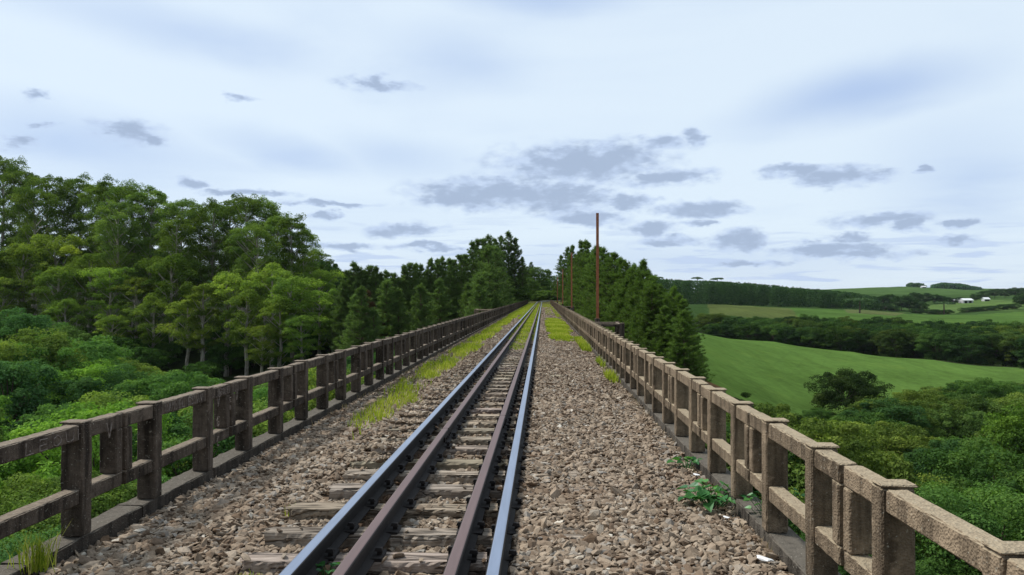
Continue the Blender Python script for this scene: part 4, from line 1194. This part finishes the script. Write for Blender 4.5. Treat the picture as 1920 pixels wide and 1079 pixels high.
for i in range(70):
    px = random.uniform(1064, 1300)
    e = env(PR_, px) + random.uniform(15, 120)
    x0 = random.uniform(5.2, 7.5) + (px - 1050) / 250 * 8
    Yd = min(175, x0 * F / (px - 1018))
    p = P(px, e, Yd)
    if p.z - gz(p.x, Yd) < 3.5: continue
    g = random.uniform(.75, 1.25)
    plant('pine', p.x, Yd, top=p.z, wide=1.25, label="lower green pine in the mass of pines right of the bridge", cat="pine tree", group="lower pines right of the bridge", color=(g, g * 1.05, g * .8))
# ---- trees closing the view behind the curve
CEN = [(996, 492, 235), (1003, 498, 225), (1015, 520, 260), (1030, 508, 270), (1022, 530, 240), (1040, 520, 240), (988, 500, 210), (1008, 528, 220), (1046, 530, 225), (980, 515, 190), (1035, 535, 230), (1014, 534, 235)]
CEN.sort()
for i, (px, py, Y) in enumerate(CEN):
    p = P(px, py, Y)
    plant('pine' if i % 3 else 'broad', p.x, Y, top=p.z, wide=1.2, label=f"distant dark tree closing the view behind the track curve, {ordinal(i)} from the left", cat="tree", group="distant trees behind the track curve", color=(.9, .9, .9))
for i in range(16):
    px = random.uniform(975, 1062); Y = random.uniform(200, 232)
    p = P(px, random.uniform(544, 556), Y)
    if p.z - gz(p.x, Y) < 1: continue
    plant('shrub', p.x, Y, top=p.z, wide=1.5, label="low shrub beside the track curve beyond the bridge end", cat="shrub", group="low shrubs at the track curve", color=(1, 1, .8))
for i in range(14):
    s_ = random.choice((-1, 1)); Y = random.uniform(135, 160); x = s_ * random.uniform(5, 9)
    plant('shrub', x, Y, H=random.uniform(2.5, 4), wide=1.2, label="green shrub beside the far bridge end", cat="shrub", group="shrubs beside the bridge end", color=(.9, .9, .8))
# dark broad trees behind the left grove
HB = [(588, 476, 190), (604, 480, 200), (618, 494, 215), (634, 505, 240), (648, 514, 260), (660, 520, 280)]
for i, (px, py, Y) in enumerate(HB):
    p = P(px, py, Y)
    plant('broad', p.x, Y, top=p.z, label=f"dark rounded tree on the slope between the grove and the pines, {ordinal(i)} from the left", cat="broadleaf tree", group="trees between the grove and the pines", color=(.6, .7, .7))

# ---- woodland band behind the green field
random.seed(41)
TB = [(1290, 580), (1330, 577), (1400, 584), (1500, 585), (1560, 586), (1650, 590), (1750, 594), (1850, 595), (1920, 600), (2100, 604)]
bd = []
for row, (dY, dpy, n) in enumerate(((13, 13, 36), (30, 5, 36), (55, 0, 34))):
    for k_ in range(n):
        px = 1292 + (k_ + random.uniform(.1, .9)) * 24
        Y0 = float(np.interp(px, [1296, 1450, 1600, 1750, 1920, 2100], [236, 224, 212, 200, 188, 178]))
        bd.append((px, Y0 + dY + random.uniform(-4, 4), env(TB, px) + dpy * 1.4 + random.uniform(0, 10)))
bd.sort()
for k_, (px, Y, py) in enumerate(bd):
    p = P(px, py, Y)
    if p.z - gz(p.x, Y) < 4: continue
    c = random.choice([0, 2, 4, 6, 4, 6, 1]); t = tints[c]; br = random.uniform(.48, .85)
    plant('broad', p.x, Y, top=p.z, sink=2.6, wide=1.25, label=f"{tnames[c]} tree in the woodland band behind the green field, {ordinal(k_)} from the left", cat="broadleaf tree", group="trees of the woodland band behind the green field", color=(t[0] * br, t[1] * br, t[2] * br))
# ---- mid-distance clumps and araucarias
random.seed(42)
MID = [(1640, 556, 560, 575), (1655, 553, 570, 575), (1668, 556, 570, 580), (1690, 570, 520, 600), (1705, 572, 520, 600), (1725, 575, 520, 595), (1715, 548, 640, 570), (1735, 550, 640, 572), (1752, 552, 640, 572), (1765, 556, 640, 572), (1775, 560, 660, 572), (1700, 556, 620, 570), (1785, 562, 660, 572),
       (1800, 560, 680, 570), (1830, 552, 700, 566), (1845, 550, 760, 566), (1865, 548, 780, 566), (1885, 546, 780, 564), (1905, 544, 780, 564), (1925, 544, 760, 564), (1945, 544, 760, 566), (1915, 560, 560, 582), (1925, 556, 560, 585), (1640, 584, 500, 596), (1660, 582, 500, 596), (1675, 585, 500, 596), (1745, 586, 490, 594), (1760, 588, 485, 594), (1775, 585, 485, 594), (1720, 586, 490, 594),
       (1812, 584, 500, 592), (1828, 583, 505, 592), (1845, 582, 510, 591), (1862, 580, 515, 590), (1880, 578, 520, 589), (1898, 577, 525, 588), (1570, 560, 520, 578), (1585, 562, 510, 580), (1560, 566, 500, 578)]
MID.sort()
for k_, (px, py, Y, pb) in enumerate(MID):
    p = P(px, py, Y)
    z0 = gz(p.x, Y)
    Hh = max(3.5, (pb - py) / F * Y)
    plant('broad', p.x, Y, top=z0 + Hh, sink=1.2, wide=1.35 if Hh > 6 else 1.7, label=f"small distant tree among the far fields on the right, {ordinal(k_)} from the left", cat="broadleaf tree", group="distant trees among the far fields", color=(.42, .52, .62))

# ---- far woods: one mass each
def mass(name, pts, label, col_, n_per=60, leaf=1.5, conic=False):
    r_ = np.random.default_rng(5)
    cl = []
    for (x, y, z0, H_, Rr) in pts:
        m_ = 5
        for j in range(m_):
            t = (j + .5) / m_
            rr_ = Rr * ((1 - t) * .8 + .25) if conic else Rr * math.sqrt(max(.1, 1 - (t - .35) ** 2 * 1.6))
            cl.append((x + r_.normal(0, Rr * .15), y + r_.normal(0, Rr * .15), z0 + H_ * (t * .92 + .02), rr_, H_ / m_ * .8, r_.uniform(.2, .7)))
    V_, F_, T_ = leaves_on(cl, r_, n_per, leaf, low=-.6)
    o = link(name, mesh_np(name, V_, F_, (ml_pine if conic else ml_broad,), {'tint': T_}))
    o.color = (*col_, 1)
    return tag(o, label, kind='stuff')
random.seed(43)
def mass_pts(n, pxr, Yr, topenv, R_, jt=4, conic=False, minH=3):
    out = []
    for k_ in range(n):
        px = random.uniform(*pxr); Y = random.uniform(*Yr)
        fr = (Y - Yr[0]) / (Yr[1] - Yr[0] + 1e-6)
        p = P(px, env(topenv, px) + random.uniform(0, jt) + (1 - fr) * 2, Y); z0 = gz(p.x, Y)
        if p.z - z0 < minH: continue
        out.append((p.x, Y, z0, p.z - z0, R_ * random.uniform(.7, 1.2)))
    return out
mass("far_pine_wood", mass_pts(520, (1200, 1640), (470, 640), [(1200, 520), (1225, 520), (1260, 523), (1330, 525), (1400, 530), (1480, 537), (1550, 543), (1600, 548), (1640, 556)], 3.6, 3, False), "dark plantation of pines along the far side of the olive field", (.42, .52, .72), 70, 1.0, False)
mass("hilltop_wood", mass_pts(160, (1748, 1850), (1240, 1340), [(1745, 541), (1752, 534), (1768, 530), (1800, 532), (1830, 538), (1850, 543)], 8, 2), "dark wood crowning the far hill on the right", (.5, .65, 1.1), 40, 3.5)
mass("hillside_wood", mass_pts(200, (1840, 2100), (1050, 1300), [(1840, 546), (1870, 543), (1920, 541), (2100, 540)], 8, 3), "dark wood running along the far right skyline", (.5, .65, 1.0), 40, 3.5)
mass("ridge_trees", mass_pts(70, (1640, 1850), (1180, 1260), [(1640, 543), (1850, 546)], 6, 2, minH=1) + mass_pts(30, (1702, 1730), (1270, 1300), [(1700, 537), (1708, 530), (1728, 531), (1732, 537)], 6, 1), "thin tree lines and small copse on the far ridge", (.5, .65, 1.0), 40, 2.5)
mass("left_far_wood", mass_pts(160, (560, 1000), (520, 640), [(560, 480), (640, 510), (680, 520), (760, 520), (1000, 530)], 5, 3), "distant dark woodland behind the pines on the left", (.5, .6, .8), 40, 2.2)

# araucarias: flat umbrella crowns
def arauc(px, py, pb, Y, lab, s_=1.0):
    p = P(px, py, Y); z0 = gz(p.x, Y); H_ = max(p.z - z0, 8)
    r_ = np.random.default_rng(int(px))
    root = link("umbrella_pine", None, loc=(p.x, Y, z0))
    cl = []
    Rr = 6.0 * s_
    for k_ in range(22):
        a = r_.uniform(0, 6.28); q = Rr * math.sqrt(r_.uniform(0, 1))
        cl.append((q * math.cos(a), q * math.sin(a), H_ - .9 - .35 * (q / Rr) ** 2 + r_.uniform(-.3, .3), 1.6 * s_, .8 * s_, r_.uniform(.2, .6)))
    V_, F_, T_ = leaves_on(cl, r_, 60, .9)
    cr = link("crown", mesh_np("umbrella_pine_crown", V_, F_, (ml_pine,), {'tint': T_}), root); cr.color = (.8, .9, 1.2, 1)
    mb = MB(); mb.tube([(0, 0, -1), (0, 0, H_ - 1)], [.45, .3], 6); link("trunk", mb.mesh("trunk", (bk_d,)), root)
    tag(root, lab, "umbrella pine", "umbrella pines on the far right")
arauc(1612, 572, 585, 400, "umbrella-shaped pine standing at the edge of the olive field")
arauc(1308, 519.5, 530, 560, "flat-topped umbrella pine rising above the far plantation skyline", .6)
arauc(1228, 519, 530, 560, "umbrella pine on the skyline just right of the near pines", .9)
arauc(1345, 521, 530, 600, "small umbrella pine right of the flat-topped one on the plantation skyline", .8)
arauc(1770, 584, 592, 470, "low spreading umbrella pine at the edge of the far green field", .9)

# trees of one mass are told apart by their order from left to right
def number(base, keys):
    ts = [o for o in col.objects if o.parent is None and o.get('label') == base]
    ts.sort(key=lambda o: pix(*o.location)[0])
    for i, o in enumerate(ts): o['label'] = f"{keys}, {ordinal(i)} from the left"
number("lower dark pine in the mass of pines left of the bridge", "lower dark pine in the mass left of the bridge")
number("lower green pine in the mass of pines right of the bridge", "lower green pine in the mass right of the bridge")
number("eucalyptus crown standing in the shaded depth of the grove behind the front rows", "eucalyptus in the shaded depth of the grove")
number("green shrub beside the far bridge end", "green shrub beside the far bridge end")
number("low shrub beside the track curve beyond the bridge end", "low shrub beside the track curve")

# farm sheds
m_wh, nt = new_mat("white_painted_sheet"); N = NT(nt)
pos = N.n('ShaderNodeTexCoord').outputs['Object']
N.n('ShaderNodeOutputMaterial', {0: N.n('ShaderNodeBsdfPrincipled', {'Base Color': N.mix(N.noise(pos, .4, 3), (0.62, 0.64, 0.66), (0.85, 0.86, 0.87)), 'Roughness': .6}).outputs[0]})
m_gr, nt = new_mat("grey_wall"); N = NT(nt)
N.n('ShaderNodeOutputMaterial', {0: N.n('ShaderNodeBsdfPrincipled', {'Base Color': (0.45, 0.46, 0.47, 1), 'Roughness': .8}).outputs[0]})
def shed(px, pb, Y, wdt, h, dep, lab, rz=0.15):
    p = P(px, pb, Y); z0 = gz(p.x, Y)
    z = max(z0, p.z - .5)
    root = link("farm_shed", None, loc=(p.x, Y, z), rz=rz); tag(root, lab, "farm shed", "white farm sheds in the far fields")
    mb = MB(); mb.box(-wdt / 2, wdt / 2, -dep / 2, dep / 2, -4, h); link("wall", mb.mesh("wall", (m_gr,)), root)
    mb = MB()
    w2, d2 = wdt / 2 + .4, dep / 2 + .5
    V_ = [(-w2, -d2, h), (w2, -d2, h), (w2, 0, h + 1.6), (-w2, 0, h + 1.6), (-w2, d2, h), (w2, d2, h), (-w2, -d2, h + .15), (w2, -d2, h + .15), (w2, 0, h + 1.75), (-w2, 0, h + 1.75), (-w2, d2, h + .15), (w2, d2, h + .15)]
    mb.add(V_, [(6, 7, 8, 9), (9, 8, 11, 10), (0, 3, 2, 1), (3, 4, 5, 2), (0, 1, 7, 6), (4, 10, 11, 5)])
    mb.add([(-w2 + .4, -d2 + .5, h), (-w2 + .4, 0, h + 1.5), (-w2 + .4, d2 - .5, h), (w2 - .4, -d2 + .5, h), (w2 - .4, 0, h + 1.5), (w2 - .4, d2 - .5, h)], [(0, 2, 1), (3, 4, 5)])
    link("roof", mb.mesh("roof", (m_wh,)), root)
    for s_ in (-.25, .2):
        mb = MB(); mb.box(s_ * wdt - 1.2, s_ * wdt + 1.2, -dep / 2 - .05, -dep / 2 + .02, -1, h * .7); link("door", mb.mesh("door", (m_dark,)), root)
shed(1811, 566, 660, 9, 1.6, 6, "long white-roofed farm shed in the far fields, left of the smaller one")
shed(1790, 566, 680, 6, 1.2, 5, "pale grey farm shed half hidden by trees, leftmost of the sheds")
shed(1848, 563, 690, 5, 1.2, 4, "small white farm shed at the foot of the far wood")
shed(1731, 541, 1230, 7, 1.5, 5, "tiny pale farmhouse on the far ridge beside the copse")

# ------------------------------------------------------------------ grass on the bridge
def blades(name, rects, hgt, label, wd=0.007, mat=ml_grass, dens=1900):
    """rects: (x0,x1,y0,y1,coverage)"""
    r_ = np.random.default_rng(len(name) + 3)
    Ps, Hs, Wd = [], [], []
    for (x0, x1, y0, y1, cov) in rects:
        ym = (y0 + y1) / 2
        far = max(1.0, ym / 14.0)
        n = int((x1 - x0) * (y1 - y0) * dens * cov / far ** 1.2)
        x = r_.uniform(x0, x1, n); y = r_.uniform(y0, y1, n)
        w_ = (np.sin(x * 9 + y * 2.3) + np.sin(y * 3.7 - x * 4 + 1) + np.sin(y * 1.1 + 2) * 1.2 + r_.normal(0, .9, n))
        e = np.minimum((x - x0), (x1 - x)) / ((x1 - x0) * .5)
        if cov > 5: e = (1 - ((x - (x0 + x1) / 2) / ((x1 - x0) / 2)) ** 2 - ((y - ym) / ((y1 - y0) / 2)) ** 2) * 2.2 - .9
        k_ = w_ + e * 1.6 > 1.1 - (cov % 5) * 1.8
        x, y = x[k_], y[k_]
        Ps.append(np.stack([x, y, bal_z(x, y) - .02], -1)); Hs.append(np.full(len(x), hgt)); Wd.append(np.full(len(x), wd * far ** .8))
    p = np.concatenate(Ps); n = len(p)
    H_ = np.concatenate(Hs) * r_.uniform(.4, 1.25, n); Wd = np.concatenate(Wd)
    a = r_.uniform(0, 6.28, n); l_ = r_.uniform(.15, .7, n) * H_
    s_ = np.stack([np.cos(a + 1.57), np.sin(a + 1.57), np.zeros(n)], -1) * Wd[:, None]
    mid = p + np.stack([np.cos(a) * l_ * .35, np.sin(a) * l_ * .35, H_ * .6], -1)
    tip = p + np.stack([np.cos(a) * l_, np.sin(a) * l_, H_], -1)
    V_ = np.stack([p - s_, p + s_, mid + s_ * .7, mid - s_ * .7, tip], 1).reshape(-1, 3)
    b_ = np.arange(n) * 5
    Fq_ = np.stack([b_, b_ + 1, b_ + 2, b_ + 3], -1); Ft_ = np.stack([b_ + 3, b_ + 2, b_ + 4], -1)
    t_ = np.clip(r_.beta(2, 2, n) + .15 * np.sin(p[:, 1] * 1.3), 0, 1)
    o = link(name, mesh_np(name, V_, [Fq_, Ft_], (mat,), {'tint': np.concatenate([t_, t_])}))
    return tag(o, label, kind='stuff')
lr = [(-2.45, -2.05, 8.2, 9.5, .25), (-2.5, -2.0, 9.5, 12, .40)] + [(-2.7, -1.98 + .1 * math.sin(y), y, y + 4, .40 + .5 * min(1, (y - 12) / 40)) for y in range(12, 60, 4)] + [(-2.85, -1.75, y, y + 10, 1.2) for y in range(60, 148, 10)]
blades("grass", lr, .13, "yellow-green strip of grass along the left side of the track")
blades("grass", [(-1.02, -.5, y, y + 4, .50 + (y - 22) * .035) for y in range(22, 50, 4)] + [(-1.7, -.2, y, y + 10, 1.1) for y in range(50, 148, 10)] + [(-1.30, -1.10, y, y + 4, .35 + (y - 26) * .03) for y in range(26, 50, 4)] + [(-.44, -.30, y, y + 4, .35 + (y - 26) * .03) for y in range(26, 50, 4)], .13, "green grass growing between the rails in the distance")
blades("grass", [(.2, 1.15, 26, 35, 5.30), (.12, 1.35, 30, 52, 5.60), (1.0, 1.42, 56, 100, .45), (.2, .9, 62, 100, .15), (-.1, 1.4, 100, 148, .5)], .10, "yellow-green patch of grass on the right ballast shoulder")
blades("weeds", [(1.15, 1.43, 22, 28, 1.3), (1.25, 1.44, 14, 15.6, .8), (1.3, 1.44, 17, 19, .5)], .17, "rough green weeds at the foot of the right parapet")
blades("dry_grass", [(1.38, 1.44, 3.4, 15, .22), (-2.92, -2.86, 9, 30, .25)], .10, "wisps of dry straw along the kerbs", mat=ml_straw, dens=1500, wd=.003)

# ------------------------------------------------------------------ single small plants
def leaf_disc(c, d, nrm, L, wdt):
    d = d / np.linalg.norm(d); s_ = np.cross(nrm, d); s_ /= np.linalg.norm(s_)
    out = [(0, 0), (.10, .42), (.38, .5), (.70, .32), (1.0, 0), (.70, -.32), (.38, -.5), (.10, -.42)]
    V_ = [c + d * L * u + s_ * wdt * v + nrm * (L * (.10 * math.sin(u * 3.1) + abs(v) * .22)) for u, v in out]
    mid = c + d * L * .45
    V_.append(mid)
    return np.array(V_), [(k_, (k_ + 1) % 8, 8) for k_ in range(8)]
def leafy(name, loc, n, spread, L, H_, label, seed, mat=ml_weed):
    r_ = np.random.default_rng(seed)
    ml = MB(); ms = MB(); tl = []
    for k_ in range(n):
        a = r_.uniform(0, 6.28); q = spread * math.sqrt(r_.uniform(0, 1))
        c = np.array([q * math.cos(a), q * math.sin(a), H_ * r_.uniform(.35, 1) * (1 - .35 * q / spread)])
        d = np.array([math.cos(a + r_.normal(0, .6)), math.sin(a + r_.normal(0, .6)), r_.uniform(-.45, .1)])
        nn_ = np.array([r_.normal(0, .25), r_.normal(0, .25), 1.0]); nn_ /= np.linalg.norm(nn_)
        l_ = L * r_.uniform(.65, 1.2)
        V_, F_ = leaf_disc(c, d, nn_, l_, l_ * .85)
        ml.add(V_, F_); tl += [r_.uniform(0, 1)] * 8
        ms.tube([(c[0] * .2, c[1] * .2, -.04), (c[0] * .7, c[1] * .7, c[2] * .7), tuple(c)], [.003, .0025, .002], 4, False)
    root = link(name, None, loc=loc); tag(root, label, "plant")
    link("leaves", mesh_np("leaves", np.concatenate(ml.V), [np.concatenate(ml.F3)], (mat,), {'tint': np.array(tl)}), root)
    link("stem", mesh_np("stem", np.concatenate(ms.V), [np.concatenate(ms.F4)], (mat,), {'tint': np.full(sum(len(f) for f in ms.F4), .3)}), root)
leafy("leafy_plant", (1.33, 5.90, -.02), 52, .23, .088, .17, "broad-leaved green plant growing from the ballast at the foot of the right parapet", 1)
leafy("leafy_plant", (1.36, 7.15, -.03), 16, .12, .085, .11, "smaller broad-leaved green plant beside the right kerb, farther from the camera", 2)
leafy("leafy_plant", (-1.25, 4.28, -.02), 12, .07, .045, .09, "tiny bright green sprout beside the foot of the left running rail", 3)
leafy("leafy_shrub", (1.66, 5.35, -.10), 70, .20, .06, .42, "green leafy sprig growing outside the right parapet between two posts", 4)
def tuft(name, loc, n, H_, label, mat, seed, spread=.05, wd=.004, cat="grass tuft"):
    r_ = np.random.default_rng(seed)
    p = np.stack([r_.normal(0, spread * .4, n), r_.normal(0, spread * .4, n), np.full(n, -.03)], -1)
    a = r_.uniform(0, 6.28, n); h = H_ * r_.uniform(.5, 1.1, n); l_ = h * r_.uniform(.1, .7, n)
    s_ = np.stack([np.cos(a + 1.57), np.sin(a + 1.57), np.zeros(n)], -1) * wd
    mid = p + np.stack([np.cos(a) * l_ * .35, np.sin(a) * l_ * .35, h * .6], -1); tip = p + np.stack([np.cos(a) * l_, np.sin(a) * l_, h], -1)
    V_ = np.stack([p - s_, p + s_, mid + s_ * .7, mid - s_ * .7, tip], 1).reshape(-1, 3); b_ = np.arange(n) * 5
    o = link(name, mesh_np(name, V_, [np.stack([b_, b_ + 1, b_ + 2, b_ + 3], -1), np.stack([b_ + 3, b_ + 2, b_ + 4], -1)], (mat,), {'tint': np.tile(r_.uniform(0, 1, n), 2)}), loc=loc)
    return tag(o, label, cat)
tuft("grass_tuft", (-1.88, 5.55, -.04), 40, .10, "small thin grass tuft by the end of a near sleeper", ml_grass, 1)
tuft("grass_tuft", (-1.95, 11.2, -.03), 90, .16, "isolated green grass tuft near the left rail before the grass strip thickens", ml_grass, 2, .14)
tuft("feathery_weed", (-2.92, 4.20, .05), 130, .24, "soft feathery green weed on the left kerb at the bottom of the photo", ml_grass, 3, .10, .0035, "weed")
tuft("grass_tuft", (-1.70, 4.25, -.03), 50, .06, "low grass sprig at the bottom edge left of the nearest rail", ml_grass, 4, .10)
# pale scraps
for loc, s_, lab in (((1.345, 4.62, -.005), .036, "large white stone lying by the right kerb near the bottom edge"), ((1.37, 6.75, .0), .024, "curved white fragment by the right kerb beside the leafy plant"), ((1.33, 5.5, -.01), .019, "thin pale chip on the ballast in front of the leafy plant")):
    r_ = np.random.default_rng(int(loc[1] * 10))
    t = (1 + 5 ** .5) / 2
    bm2 = __import__('bmesh').new(); __import__('bmesh').ops.create_icosphere(bm2, subdivisions=2, radius=1)
    for v in bm2.verts:
        k_ = 1 + .22 * math.sin(v.co.x * 4 + loc[1]) * math.sin(v.co.y * 5)
        v.co = Vector((v.co.x * s_ * 1.6 * k_, v.co.y * s_ * .7 * k_, v.co.z * s_ * .35 + s_ * .25 * abs(v.co.x)))
    me = bpy.data.meshes.new("white_stone"); bm2.to_mesh(me); bm2.free(); me.materials.append(m_wh)
    o = link("white_stone", me, loc=loc, rz=-.9); tag(o, lab, "stone")

# humid air fading the far hills
zmin = float(V_ground_min) - 1.0
mbz = MB(); mbz.box(-9400, 9400, -9400, 9400, zmin, 60.0)
hm, nt = new_mat("humid_air"); N = NT(nt)
vv = N.n('ShaderNodeVolumePrincipled', {'Color': (0.80, 0.88, 1.0, 1), 'Density': 0.00004, 'Anisotropy': 0.2})
N.n('ShaderNodeOutputMaterial', {'Volume': vv.outputs[0]})
tag(link("haze", mbz.mesh("haze", (hm,))), kind='stuff')

# protos never planted are removed
for kd, lst in PROTO.items():
    for v, pr in enumerate(lst):
        if (kd, v) not in USED:
            for ch in list(pr.children): bpy.data.objects.remove(ch)
            bpy.data.objects.remove(pr)
print("TREES", NTREE, "left", n1_, "right", n2_, "ballast faces", len(ballast.data.polygons))
